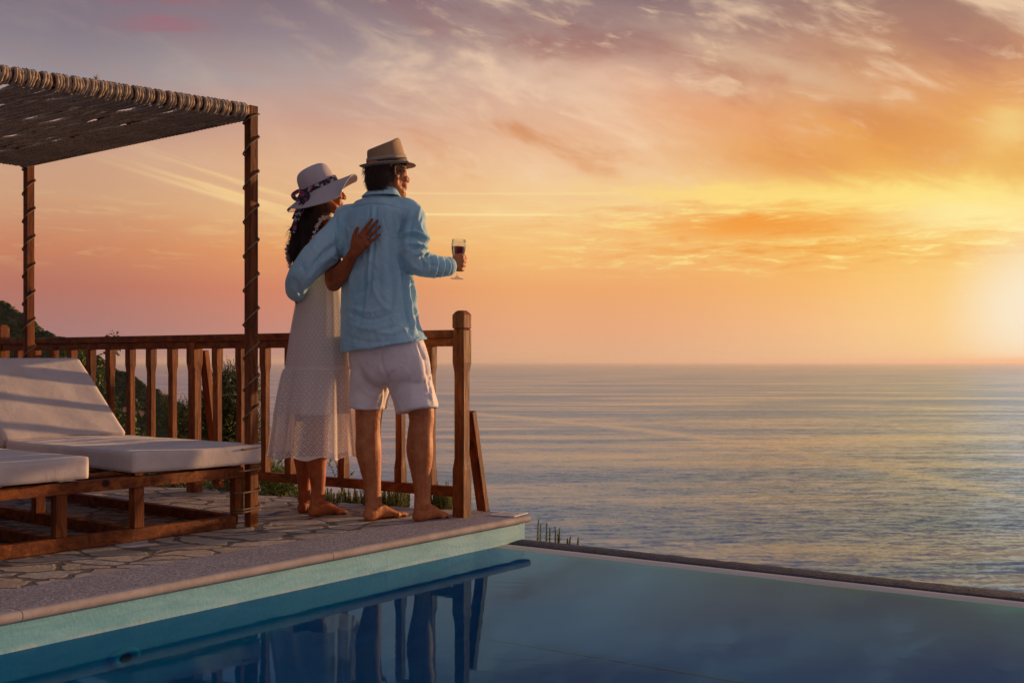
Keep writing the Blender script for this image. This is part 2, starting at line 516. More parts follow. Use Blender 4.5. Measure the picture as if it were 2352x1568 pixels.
def rope_fn(g, out):
    o = tex(g)
    n = g.noise(o, 60.0, 4.0, 0.6)
    big = g.noise(o, 3.0, 3.0, 0.6)
    c = g.mix(g.mr(n, 0.3, 0.75), (0.30, 0.20, 0.11, 1), (0.60, 0.44, 0.27, 1))
    c = g.mix(g.mr(big, 0.4, 0.7, 0.0, 0.5), c, (0.2, 0.15, 0.1, 1))
    pbr(g, out, c, 0.9, bump(g, g.noise(o, 260.0, 3.0, 0.6), 0.5, 0.002), **{'Sheen Weight': 0.2})
mat('rope', rope_fn)
mat('rope_old', lambda g, out: pbr(g, out, g.mix(g.noise(tex(g), 40.0, 4.0, 0.6), (0.14, 0.085, 0.045, 1), (0.34, 0.23, 0.13, 1)), 0.95, bump(g, g.noise(tex(g), 260.0, 3.0, 0.6), 0.5, 0.002)))

def canvas_fn(g, out):
    o = tex(g)
    wv = g.n('ShaderNodeTexWave', {'Vector': o, 'Scale': 190.0, 'Distortion': 1.0}, wave_type='BANDS', bands_direction='X').outputs[1]
    wz = g.n('ShaderNodeTexWave', {'Vector': o, 'Scale': 190.0, 'Distortion': 1.0}, wave_type='BANDS', bands_direction='Y').outputs[1]
    n = g.noise(o, 5.0, 5.0, 0.6)
    sp = g.noise(o, 24.0, 5.0, 0.7)
    c = g.mix(g.mr(n, 0.35, 0.7), (0.56, 0.48, 0.43, 1), (0.67, 0.58, 0.52, 1))
    c = g.mix(g.mr(sp, 0.62, 0.78, 0.0, 0.25), c, (0.33, 0.26, 0.22, 1))
    h = g.m('ADD', g.m('MULTIPLY', g.noise(o, 300.0, 2.0, 0.5), 0.05), g.m('MULTIPLY', g.noise(o, 9.0, 5.0, 0.6, 0.6), 0.9))
    pbr(g, out, c, 0.9, bump(g, h, 0.35, 0.012), **{'Sheen Weight': 0.15})
mat('canvas', canvas_fn)

def stone_fn(g, out):
    o = tex(g)
    w1 = g.noise(o, 2.6, 3.0, 0.5, 0, 1)
    ov = g.vadd(g.vmul(o, (1, 1, 0)), g.vmul(g.vadd(w1, (-0.5, -0.5, -0.5)), (0.42, 0.42, 0.0)))
    w2 = g.noise(o, 14.0, 4.0, 0.6, 0, 1)
    ov = g.vadd(ov, g.vmul(g.vadd(w2, (-0.5, -0.5, -0.5)), (0.045, 0.045, 0.0)))
    vec = g.vmul(ov, (4.2, 6.6, 1.0))
    ve = g.n('ShaderNodeTexVoronoi', {'Vector': vec, 'Scale': 1.0}, feature='DISTANCE_TO_EDGE', voronoi_dimensions='2D').outputs['Distance']
    vc = g.n('ShaderNodeTexVoronoi', {'Vector': vec, 'Scale': 1.0}, feature='F1', voronoi_dimensions='2D').outputs['Color']
    sx = g.n('ShaderNodeSeparateColor', {0: vc})
    slab = g.mr(g.m('ADD', ve, g.m('MULTIPLY', g.m('SUBTRACT', g.noise(o, 5.0, 4.0, 0.6), 0.5), 0.10)), 0.05, 0.10)
    n = g.noise(o, 7.0, 7.0, 0.65, 0.4)
    n2 = g.noise(o, 38.0, 6.0, 0.7)
    c = g.ramp(sx.outputs[0], [(0.0, (0.34, 0.29, 0.22, 1)), (0.3, (0.50, 0.42, 0.32, 1)), (0.5, (0.42, 0.43, 0.43, 1)), (0.75, (0.58, 0.46, 0.34, 1)), (1.0, (0.36, 0.39, 0.34, 1))])
    c = g.mix(g.mr(n, 0.35, 0.7, 0.0, 0.75), c, (0.42, 0.30, 0.20, 1))
    c = g.mix(g.mr(n2, 0.45, 0.75, 0.0, 0.7), c, (0.20, 0.15, 0.12, 1))
    grout = g.mix(n2, (0.085, 0.07, 0.066, 1), (0.17, 0.145, 0.13, 1))
    c = g.mix(slab, grout, c)
    tilt = g.m('MULTIPLY', sx.outputs[1], 0.5)
    h = g.m('ADD', g.m('MULTIPLY', slab, g.m('ADD', tilt, 1.0)), g.m('ADD', g.m('MULTIPLY', g.mr(n, 0.42, 0.58), 0.30), g.m('MULTIPLY', n2, 0.28)))
    pbr(g, out, c, g.mr(n2, 0.3, 0.7, 0.5, 0.8), bump(g, h, 0.7, 0.014))
mat('flagstone', stone_fn)

def coping_fn(g, out):
    o = tex(g)
    sp = g.n('ShaderNodeTexVoronoi', {'Vector': o, 'Scale': 190.0}, feature='F1').outputs['Color']
    s1 = g.n('ShaderNodeSeparateColor', {0: sp}).outputs[0]
    n = g.noise(o, 5.0, 5.0, 0.6)
    c = g.ramp(s1, [(0.0, (0.16, 0.14, 0.155, 1)), (0.4, (0.30, 0.27, 0.29, 1)), (0.75, (0.36, 0.33, 0.345, 1)), (1.0, (0.56, 0.53, 0.53, 1))])
    c = g.mix(g.mr(n, 0.4, 0.72, 0.0, 0.35), c, (0.22, 0.17, 0.15, 1))
    pbr(g, out, c, 0.85, bump(g, g.noise(o, 260.0, 2.0, 0.6), 0.4, 0.003), **{'Specular IOR Level': 0.15})
mat('coping', coping_fn)
def nose_fn(g, out):
    o = tex(g)
    n = g.noise(o, 9.0, 6.0, 0.65)
    n2 = g.noise(o, 120.0, 3.0, 0.6)
    c = g.mix(g.mr(n, 0.3, 0.7), (0.34, 0.28, 0.25, 1), (0.47, 0.41, 0.37, 1))
    c = g.mix(g.mr(n2, 0.5, 0.8, 0, 0.35), c, (0.2, 0.15, 0.13, 1))
    pbr(g, out, c, 0.75, bump(g, n2, 0.25, 0.002), **{'Specular IOR Level': 0.2})
mat('nosing', nose_fn)

def pool_fn(g, out):
    o = tex(g)
    n = g.noise(g.vmul(o, (1, 1, 5)), 3.5, 6.0, 0.65, 0.5)
    n2 = g.noise(o, 70.0, 5.0, 0.65)
    c = g.mix(g.mr(n, 0.3, 0.72), (0.15, 0.44, 0.51, 1), (0.27, 0.59, 0.65, 1))
    geo = g.n('ShaderNodeNewGeometry')
    z = g.n('ShaderNodeSeparateXYZ', {0: geo.outputs['Position']}).outputs[2]
    scum = g.m('MULTIPLY', g.mr(z, -0.108, -0.124), g.mr(g.noise(g.vmul(o, (1, 1, 1)), 9.0, 5.0, 0.7), 0.4, 0.6))
    c = g.mix(g.m('MULTIPLY', scum, 0.6), c, (0.5, 0.58, 0.56, 1))
    pbr(g, out, c, 0.45, bump(g, g.m('ADD', n2, g.m('MULTIPLY', n, 0.8)), 0.25, 0.005))
mat('pool_paint', pool_fn)
def floor_fn(g, out):
    o = tex(g)
    n = g.noise(o, 1.2, 4.0, 0.6)
    pbr(g, out, g.mix(n, (0.12, 0.46, 0.62, 1), (0.15, 0.50, 0.66, 1)), 0.5)
mat('pool_floor', floor_fn)
mat('pool_far_wall', lambda g, out: pbr(g, out, g.mix(g.noise(tex(g), 1.5, 4.0, 0.6), (0.40, 0.60, 0.80, 1), (0.46, 0.66, 0.86, 1)), 0.5))
mat('painted_reflection', lambda g, out: pbr(g, out, (0.80, 0.66, 0.50, 1), 0.5, None, **{'Specular IOR Level': 0.3}))  # reflected horizon light painted as a pale base colour
def ledge_fn(g, out):
    o = tex(g)
    n = g.noise(o, 30.0, 5.0, 0.65)
    n2 = g.noise(o, 90.0, 5.0, 0.7)
    c = g.mix(g.mr(n2, 0.35, 0.65), (0.008, 0.014, 0.030, 1), (0.045, 0.068, 0.130, 1))
    pbr(g, out, c, 0.6, bump(g, g.m('ADD', n, n2), 1.0, 0.010), **{'Specular IOR Level': 0.12})
mat('rough_ledge', ledge_fn)

def poolwater_fn(g, out):
    o = tex(g)
    w1 = g.noise(g.vmul(o, (1.0, 1.0, 1.0)), 2.2, 3.0, 0.5, 0.6)
    w2 = g.noise(g.vmul(o, (1.0, 1.6, 1.0)), 13.0, 3.0, 0.5, 0.3)
    nr = bump(g, g.m('ADD', w1, g.m('MULTIPLY', w2, 0.10)), 0.022, 0.05)
    fr = g.n('ShaderNodeFresnel', {'IOR': 1.333, 'Normal': nr}).outputs[0]
    gl = g.n('ShaderNodeBsdfGlossy', {'Color': (0.32, 0.66, 1.0, 1), 'Roughness': 0.03, 'Normal': nr}).outputs[0]
    tr = g.n('ShaderNodeBsdfTransparent', {'Color': (0.05, 0.63, 0.82, 1)}).outputs[0]
    mx = g.n('ShaderNodeMixShader', {0: g.m('MULTIPLY', fr, 0.80), 1: tr, 2: gl}).outputs[0]
    g.put(out.inputs['Surface'], mx)
mat('pool_water', poolwater_fn)

def sea_fn(g, out):
    o = tex(g)
    cd = g.n('ShaderNodeCameraData').outputs['View Distance']
    p = g.vmul(o, (1.0, 1.9, 1.0))
    sw = g.noise(g.vmul(o, (0.02, 0.055, 1)), 1.0, 5.0, 0.6, 0.6)
    rip = g.noise(p, 0.22, 6.0, 0.62, 0.3)
    rip2 = g.noise(p, 1.1, 4.0, 0.6, 0.2)
    slick = g.noise(g.vmul(o, (0.0016, 0.0075, 1)), 1.0, 5.0, 0.62, 1.2)
    slick2 = g.noise(g.vmul(g.vadd(o, (900, 0, 0)), (0.0045, 0.028, 1)), 1.0, 5.0, 0.6, 1.0)
    sk = g.m('ADD', g.m('MULTIPLY', slick, 0.6), g.m('MULTIPLY', slick2, 0.4))
    calm = g.mr(sk, 0.42, 0.64)
    # one long current line curving across the bay
    ox = g.n('ShaderNodeSeparateXYZ', {0: g.n('ShaderNodeNewGeometry').outputs['Position']}).outputs
    xc = g.m('ADD', g.m('MULTIPLY_ADD', ox[1], 0.355, 135.6), g.m('MULTIPLY', g.m('MULTIPLY', ox[1], ox[1]), -0.000391))
    wob = g.m('MULTIPLY', g.m('SUBTRACT', g.noise(g.vmul(o, (0.01, 0.02, 1)), 1.0, 4.0, 0.6), 0.5), 40.0)
    dd = g.m('DIVIDE', g.m('ABSOLUTE', g.m('ADD', g.m('SUBTRACT', ox[0], xc), wob)), g.m('MULTIPLY', ox[1], 0.020))
    line = g.m('MULTIPLY', g.m('EXPONENT', g.m('MULTIPLY', g.m('MULTIPLY', dd, dd), -1.0)), 0.85)
    calm = g.m('MAXIMUM', calm, line)
    def slopes(vec, scale, detail, rough, dist, k):
        c_ = g.noise(vec, scale, detail, rough, dist, 1)
        return g.vmul(g.vadd(c_, (-0.5, -0.5, -0.5)), k)
    s1 = slopes(g.vmul(o, (0.55, 1.5, 1.0)), 0.16, 5.0, 0.62, 0.4, (0.24, 0.62, 0.0))
    s2 = slopes(g.vmul(o, (0.7, 1.5, 1.0)), 0.7, 4.0, 0.62, 0.2, (0.26, 0.55, 0.0))
    s3 = slopes(g.vmul(o, (0.02, 0.06, 1)), 1.0, 4.0, 0.6, 0.5, (0.04, 0.16, 0.0))
    sl = g.vadd(g.vadd(s1, s2), s3)
    sl = g.vmul(sl, g.xyz(g.m('MULTIPLY_ADD', calm, -0.62, 1.12), g.m('MULTIPLY_ADD', calm, -0.62, 1.12), 0.0))
    nv = g.n('ShaderNodeVectorMath', operation='NORMALIZE')
    g.put(nv.inputs[0], g.vadd(sl, (0.0, 0.0, 1.0)))
    nr = nv.outputs[0]
    fr = g.n('ShaderNodeFresnel', {'IOR': 1.333, 'Normal': nr}).outputs[0]
    df = g.n('ShaderNodeBsdfDiffuse', {'Color': g.mix(calm, (0.09, 0.20, 0.33, 1), (0.17, 0.28, 0.40, 1))}).outputs[0]
    gl = g.n('ShaderNodeBsdfGlossy', {'Color': g.mix(calm, (0.40, 0.60, 1.0, 1), (0.78, 0.86, 1.0, 1)), 'Roughness': 0.07, 'Normal': nr}).outputs[0]
    g.put(out.inputs['Surface'], g.n('ShaderNodeMixShader', {0: fr, 1: df, 2: gl}).outputs[0])
mat('sea', sea_fn)

def earth_fn(g, out):
    o = tex(g)
    n = g.noise(o, 3.0, 6.0, 0.65)
    c = g.mix(g.mr(n, 0.35, 0.65), (0.035, 0.03, 0.018, 1), (0.10, 0.085, 0.055, 1))
    pbr(g, out, c, 0.95, bump(g, n, 0.8, 0.1))
mat('earth', earth_fn)
def hill_fn(g, out):
    o = tex(g)
    v = g.n('ShaderNodeTexVoronoi', {'Vector': o, 'Scale': 0.55}).outputs['Distance']
    n = g.noise(o, 0.9, 6.0, 0.7)
    n2 = g.noise(o, 0.07, 5.0, 0.6)
    n3 = g.noise(o, 4.0, 4.0, 0.7)
    c = g.ramp(n, [(0.3, (0.06, 0.07, 0.025, 1)), (0.5, (0.13, 0.13, 0.04, 1)), (0.65, (0.25, 0.20, 0.07, 1))])
    c = g.mix(g.mr(n3, 0.45, 0.7, 0, 0.6), c, (0.02, 0.028, 0.01, 1))
    rock = g.m('MULTIPLY', g.mr(n2, 0.48, 0.58), g.mr(g.n('ShaderNodeSeparateXYZ', {0: g.n('ShaderNodeNewGeometry').outputs['Position']}).outputs[2], 1.0, -9.0))
    c = g.mix(g.m('MULTIPLY', rock, g.mr(n, 0.4, 0.55)), c, (0.20, 0.155, 0.125, 1))
    pbr(g, out, c, 0.95, bump(g, g.m('ADD', g.m('MULTIPLY', v, -1.0), g.m('ADD', n, g.m('MULTIPLY', n3, 0.6))), 1.0, 1.2))
mat('hill', hill_fn)

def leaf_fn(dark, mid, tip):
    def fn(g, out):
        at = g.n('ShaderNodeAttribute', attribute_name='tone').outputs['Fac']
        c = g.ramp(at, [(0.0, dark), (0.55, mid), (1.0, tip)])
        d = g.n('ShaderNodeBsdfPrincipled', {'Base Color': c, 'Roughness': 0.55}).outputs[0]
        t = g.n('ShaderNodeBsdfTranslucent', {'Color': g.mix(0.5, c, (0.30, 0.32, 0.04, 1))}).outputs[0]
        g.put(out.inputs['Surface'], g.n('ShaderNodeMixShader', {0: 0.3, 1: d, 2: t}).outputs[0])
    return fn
mat('leaf_dark', leaf_fn((0.010, 0.020, 0.008, 1), (0.030, 0.055, 0.014, 1), (0.09, 0.13, 0.025, 1)))
mat('leaf_rosemary', leaf_fn((0.05, 0.075, 0.03, 1), (0.10, 0.13, 0.045, 1), (0.19, 0.21, 0.07, 1)))
mat('leaf_vine', leaf_fn((0.018, 0.05, 0.010, 1), (0.05, 0.12, 0.02, 1), (0.14, 0.20, 0.03, 1)))
mat('twig', lambda g, out: pbr(g, out, (0.07, 0.045, 0.028, 1), 0.9))
mat('dry_needles', lambda g, out: pbr(g, out, (0.42, 0.22, 0.08, 1), 0.8))
mat('petal', lambda g, out: pbr(g, out, (0.75, 0.5, 0.42, 1), 0.7))
mat('metal', lambda g, out: pbr(g, out, (0.5, 0.5, 0.5, 1), 0.3, None, Metallic=1.0))
mat('white_plastic', lambda g, out: pbr(g, out, (0.25, 0.42, 0.44, 1), 0.4))
mat('plate', lambda g, out: pbr(g, out, g.mix(g.mr(g.noise(tex(g), 60.0, 4.0, 0.7), 0.45, 0.7), (0.62, 0.60, 0.58, 1), (0.3, 0.28, 0.27, 1)), 0.4))
mat('black_line', lambda g, out: pbr(g, out, (0.08, 0.075, 0.075, 1), 0.7))
mat('ship_paint', lambda g, out: pbr(g, out, (0.35, 0.3, 0.28, 1), 0.7))
# ------------------------------------------------------------------ the setting
rnd = random.Random(7)
WZ = -0.125                                        # pool water level
C0 = D(1218, 1184)                                 # pool-side corner of the coping
U = Vector((0.594, 0.804, 0)); U.normalize()       # along the pool, away from the camera
V = Vector((-U.y, U.x, 0))                         # away from the pool
def Q(u, v, z=0.0):
    return C0 + U * u + V * v + Vector((0, 0, z))
Z3 = Vector((0, 0, 1))

# patio of crazy paving, its far rim uneven
def make_patio():
    mb = MB()
    rim = []
    pts = [(0.02, 0.29), (-0.10, 0.56), (-0.30, 0.72)]
    base = [D(1125, 1171), D(1010, 1168), D(948, 1165), D(850, 1158), D(740, 1147), D(660, 1141), D(595, 1136), D(500, 1126), D(420, 1120), D(330, 1115)]
    far = [Vector(p) for p in base]
    d = (far[-1] - far[2]).normalized()
    for i in range(1, 30):
        far.append(far[9] + d * (0.3 * i))
    fine = []
    for a, b in zip(far[:-1], far[1:]):
        n = max(1, int((b - a).length / 0.07))
        for k in range(n):
            p = a.lerp(b, k / n)
            jit = mnoise.noise(p * 5.0) * 0.05 + mnoise.noise(p * 17.0) * 0.02
            fine.append(p + Vector((0.3, 0.95, 0)) * jit)
    inner = [Q(-0.002, 0.348)]
    near = [Q(-12.0, 0.348), Q(-12.0, 5.0)]
    poly = fine + [near[1], near[0], inner[0]]
    top = [(p.x, p.y, 0.0) for p in poly]
    bot = [(p.x, p.y, -0.12) for p in poly]
    n = len(poly)
    fs = [tuple(range(n))]
    for i in range(n):
        j = (i + 1) % n
        fs.append((i, i + n, j + n, j))
    mb.add(top + bot, fs)
    o = mb.build('patio', M['flagstone'])
    bm = bmesh.new(); bm.from_mesh(o.data)
    bmesh.ops.recalc_face_normals(bm, faces=bm.faces)
    if max(bm.faces, key=lambda f: f.calc_area()).normal.z < 0:
        bmesh.ops.reverse_faces(bm, faces=bm.faces)
    bmesh.ops.triangulate(bm, faces=bm.faces)
    bm.to_mesh(o.data); bm.free()
    tag(o, kind='structure')
make_patio()

# coping slabs along the pool: pale speckled top, rounded nosing
def make_coping():
    root = empty('pool_coping', C0)
    tag(root, kind='structure')
    joints = [0.0]
    # visible joints at photo pixels (790,1272) and (89,1412)
    for px, py in ((790, 1273), (89, 1413)):
        p = D(px, py, 0.0) - C0
        joints.append(p.dot(U))
    step = joints[2] - joints[1]
    while joints[-1] > -11: joints.append(joints[-1] + step)
    th = 0.034
    for i in range(len(joints) - 1):
        a, b = joints[i] - (0.0015 if i else 0), joints[i + 1] + 0.0015
        mb = MB()
        prof = [(0.347, 0.002), (0.02, 0.002)]
        for k in range(1, 9):
            an = math.pi * k / 9
            prof.append((0.012 - math.sin(an) * 0.017, 0.002 - th / 2 + math.cos(an) * th / 2))
        prof += [(0.02, 0.002 - th), (0.347, 0.002 - th)]
        n = len(prof)
        ua = a
        vs = []
        for uu in (ua, b):
            for vv, zz in prof:
                off = vv * 0.10 if (i == 0 and uu == ua) else 0.0
                vs.append(Q(uu - off * 0.0, vv, zz))
        fs, fm = [], []
        for k in range(n):
            k2 = (k + 1) % n
            fs.append((k, k + n, k2 + n, k2)); fm.append(0 if k == 0 else 1)
        fs.append(tuple(range(n))); fs.append(tuple(range(2 * n - 1, n - 1, -1))); fm += [1, 1]
        mb.add(vs, fs); mb.fm = fm
        o = mb.build('coping_slab', [M['coping'], M['nosing']], root)
        bm = bmesh.new(); bm.from_mesh(o.data)
        bmesh.ops.recalc_face_normals(bm, faces=bm.faces)
        bmesh.ops.triangulate(bm, faces=[f for f in bm.faces if len(f.verts) > 4])
        bm.to_mesh(o.data); bm.free()
make_coping()

# pool: walls, floor, step, overflow ledge, water
EDGE = Vector((0.823, -0.567, 0)); EDGE.normalize()
E_OUT = Vector((0.062, 5.655, 0)); 
E_N = Vector((-EDGE.y, EDGE.x, 0)) * -1            # towards the pool
if E_N.y > 0: E_N = -E_N
def make_pool():
    mb = MB()
    w0, w1 = Q(-0.012, 0.026), Q(-12.0, 0.026)
    # painted wall under the coping, subdivided a little so that it is not ruler flat
    n = 60
    vs, fs = [], []
    for i in range(n + 1):
        p = w0.lerp(w1, i / n)
        wob = mnoise.noise(Vector((i * 0.7, 0, 0))) * 0.003
        for z in (-0.0318, -0.08, -0.125, -0.3, -1.5):
            q = p - V * (wob if i else 0)
            vs.append((q.x, q.y, z))
    for i in range(n):
        for k in range(4):
            fs.append((i * 5 + k, i * 5 + k + 1, (i + 1) * 5 + k + 1, (i + 1) * 5 + k))
    # end face of that wall (it turns away from the pool behind the ledge)
    e = w0 + V * 0.33
    m_ = len(vs)
    vs += [(w0.x, w0.y, -0.0318), (e.x, e.y, -0.0318), (e.x, e.y, -1.5), (w0.x, w0.y, -1.5)]
    fs.append((m_, m_ + 1, m_ + 2, m_ + 3))
    mb.add(vs, fs)
    a = E_OUT + E_N * 0.20
    b = a + EDGE * 5.5
    c = b - Vector((3, 8, 0))
    d = w1 + Vector((2, -3, 0))
    fl = MB()
    fl.add([(w0.x, w0.y, -1.5), (w1.x, w1.y, -1.5), (d.x, d.y, -1.5), (c.x, c.y, -1.5), (b.x, b.y, -1.5), (a.x, a.y, -1.5)], [(0, 1, 2, 3, 4, 5)])
    mb.add([(b.x, b.y, -0.1), (b.x, b.y, -1.5), (c.x, c.y, -1.5), (c.x, c.y, -0.1)], [(0, 1, 2, 3)])
    mb.add([(c.x, c.y, -0.1), (c.x, c.y, -1.5), (d.x, d.y, -1.5), (d.x, d.y, -0.1)], [(0, 1, 2, 3)])
    mb.add([(d.x, d.y, -0.1), (d.x, d.y, -1.5), (w1.x, w1.y, -1.5), (w1.x, w1.y, -0.1)], [(0, 1, 2, 3)])
    # raised step running across the deep end
    q0, q1 = D(1115, 1465, -0.8), D(1560, 1600, -0.8)
    fl.bar(Vector((q0.x, q0.y, -1.15)), Vector((q1.x, q1.y, -1.15)), 0.5, 0.7)
    o = mb.build('pool_basin', M['pool_paint']); tag(o, kind='structure')
    o = fl.build('pool_floor', M['pool_floor']); tag(o, kind='structure')
    # overflow ledge: rough strip, sloping under the water
    mb = MB()
    prof = [(0.30, -1.3), (-0.0, -1.3), (0.0, -0.121), (0.012, -0.115), (0.07, -0.1165), (0.11, -0.1190), (0.175, -0.1255), (0.215, -0.15), (0.22, -1.3)]
    prof = prof[1:]
    N = 260
    vs, fs = [], []
    st = -0.10
    for i in range(N + 1):
        p = E_OUT + EDGE * (st + 5.6 * i / N)
        for k, (t, z) in enumerate(prof):
            jz = (mnoise.noise(Vector((p.x * 26, p.y * 26, t * 60))) * 0.0022 + mnoise.noise(Vector((p.x * 5, p.y * 5, t * 9))) * 0.0008) if 1 <= k <= 5 else 0
            q = p + E_N * t
            vs.append((q.x, q.y, z + jz))
    K = len(prof)
    for i in range(N):
        for k in range(K - 1):
            fs.append((i * K + k, (i + 1) * K + k, (i + 1) * K + k + 1, i * K + k + 1))
    mb.add(vs, fs)
    o = mb.build('pool_overflow_edge', M['rough_ledge'], smooth=True); tag(o, kind='structure')
    # pale strip inside the ledge: the bright horizon's reflection put into its colour
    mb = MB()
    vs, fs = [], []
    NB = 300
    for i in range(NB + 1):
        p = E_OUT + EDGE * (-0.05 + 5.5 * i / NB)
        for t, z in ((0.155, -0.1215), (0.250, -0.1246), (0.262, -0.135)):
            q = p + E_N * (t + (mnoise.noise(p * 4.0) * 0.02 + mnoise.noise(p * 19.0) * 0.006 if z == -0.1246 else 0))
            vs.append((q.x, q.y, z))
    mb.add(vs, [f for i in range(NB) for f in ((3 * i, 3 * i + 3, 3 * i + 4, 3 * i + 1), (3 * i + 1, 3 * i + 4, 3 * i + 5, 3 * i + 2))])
    o = mb.build('pool_reflection_strip', M['painted_reflection'], smooth=True); tag(o, kind='structure')
    mb = MB()
    for z0, z1, off in ((-0.13, -0.56, 0.284), (-0.56, -1.5, 0.300)):
        p0, p1 = E_OUT + EDGE * -0.05 + E_N * off, E_OUT + EDGE * 5.5 + E_N * off
        mb.add([(p0.x, p0.y, z0), (p1.x, p1.y, z0), (p1.x, p1.y, z1), (p0.x, p0.y, z1)], [(0, 1, 2, 3)], 0 if off < 0.29 else 1)
    o = mb.build('pool_far_wall', [M['pool_far_wall'], M['pool_floor']]); tag(o, kind='structure')
    # water
    mb = MB()
    a = E_OUT + E_N * 0.0 + EDGE * -0.1
    b = E_OUT + EDGE * 5.5
    pts = [Q(0.0, 0.03), Q(-12, 0.03), Vector((d.x, d.y, 0)), Vector((c.x, c.y, 0)), b + E_N * 0.05, E_OUT + E_N * 0.02]
    mb.add([(p.x, p.y, WZ) for p in pts], [tuple(range(6))])
    o = mb.build('pool_water', M['pool_water']); tag(o, kind='structure')
    bm = bmesh.new(); bm.from_mesh(o.data)
    bmesh.ops.triangulate(bm, faces=bm.faces); bmesh.ops.recalc_face_normals(bm, faces=bm.faces)
    if bm.faces[:][0].normal.z < 0: bmesh.ops.reverse_faces(bm, faces=bm.faces)
    bm.to_mesh(o.data); bm.free()
make_pool()

# underwater fitting on the wall
def make_pool_inlet():
    # the photo shows it at (288,1510) through the water; wall plane is v=0.026
    dv = Vector(((288 - CX) / F, 1, (HY - 1510) / F))
    n = V
    o0 = Vector((0, 0, CZ))
    t = (Q(0, 0.024) - o0).dot(n) / dv.dot(n)
    p = o0 + dv * t
    root = empty('pool_inlet', p, 'round pale inlet fitting set in the pool wall just under the water', 'pool fitting')
    for nm, r0, r1, y0, mt in (('flange', 0.024, 0.062, 0.004, 'pool_paint'), ('nozzle', 0.0, 0.022, 0.006, 'rough_ledge')):
        mb = MB()
        vs, fs = [], []
        for i in range(32):
            a = 2 * math.pi * i / 32
            dr = U * math.cos(a) + Z3 * (math.sin(a) * 0.6)
            vs += [p + dr * r1, p + dr * r1 * 0.96 - V * y0, p + dr * max(r0, 0.001) - V * y0 * (1.0 if r0 else 0.3), p + dr * max(r0, 0.001)]
        for i in range(32):
            j = (i + 1) % 32
            for k in range(3):
                fs.append((i * 4 + k, i * 4 + k + 1, j * 4 + k + 1, j * 4 + k))
        mb.add(vs, fs)
        mb.build(nm, M[mt], root, True)
make_pool_inlet()

# small white depth plate on the corner of the coping
def make_plate():
    a, b, c, d = D(1124, 1184), D(1182, 1188), D(1212, 1179.5), D(1158, 1177.5)
    mb = MB()
    top = [(p.x, p.y, 0.0065) for p in (a, b, c, d)]
    bot = [(p.x, p.y, 0.0025) for p in (a, b, c, d)]
    mb.add(top + bot, [(0, 1, 2, 3), (0, 4, 5, 1), (1, 5, 6, 2), (2, 6, 7, 3), (3, 7, 4, 0)])
    o = mb.build('marker_plate', M['plate'])
    tag(o, 'small white worn plate lying on the coping corner beside the leaning brace', 'plate')
    mb = MB()
    for k in range(4):
        s0 = 0.16 + 0.2 * k
        p0 = a.lerp(d, s0 + 0.04); p1 = b.lerp(c, s0 + 0.04)
        q0 = p0.lerp(p1, 0.1); q1 = p0.lerp(p1, 0.85 - 0.12 * (k % 2))
        w = (d - a) * 0.045
        mb.add([(q.x, q.y, 0.0069) for q in (q0, q1, q1 + w, q0 + w)], [(0, 1, 2, 3)])
    ln = mb.build('printed_lines', M['black_line'], o)
make_plate()

# sea
SEA_Z = -58.0
def make_sea():
    mb = MB()
    Lx = 52000
    mb.add([(-Lx, -2000, SEA_Z), (Lx, -2000, SEA_Z), (Lx, 60000, SEA_Z), (-Lx, 60000, SEA_Z)], [(0, 1, 2, 3)])
    tag(mb.build('sea', M['sea']), kind='structure')
make_sea()

# slope under and beyond the terrace
def make_slope():
    mb = MB()
    na, nr = 120, 60
    vs, fs = [], []
    for i in range(na + 1):
        ax = -1.6 + 2.9 * i / na                   # X/Y ratio of the column
        for j in range(nr + 1):
            t = j / nr
            r = 4.2 + 120 * t ** 2.2
            x, y = ax * r, r
            edge = 5.62 - (x + 0.3) * 0.68          # line of the terrace rim
            d = max(0.0, (y - edge) * 0.83)
            z = -0.22 - d * 0.62 - 0.02 * d * d * (1 if d > 3 else 0.2)
            if y - edge < 0: z = -3.0
            if x > -0.1: z = min(z, -1.75 - d * 0.5)
            z += mnoise.noise(Vector((x, y, 0)) * 0.9) * 0.12 + mnoise.noise(Vector((x, y, 3)) * 3.1) * 0.05
            z = max(z, SEA_Z - 2)
            vs.append((x, y, z))
    for i in range(na):
        for j in range(nr):
            a = i * (nr + 1) + j
            fs.append((a, a + nr + 1, a + nr + 2, a + 1))
    mb.add(vs, fs)
    tag(mb.build('hillside_ground', M['earth'], smooth=True), kind='structure')
make_slope()

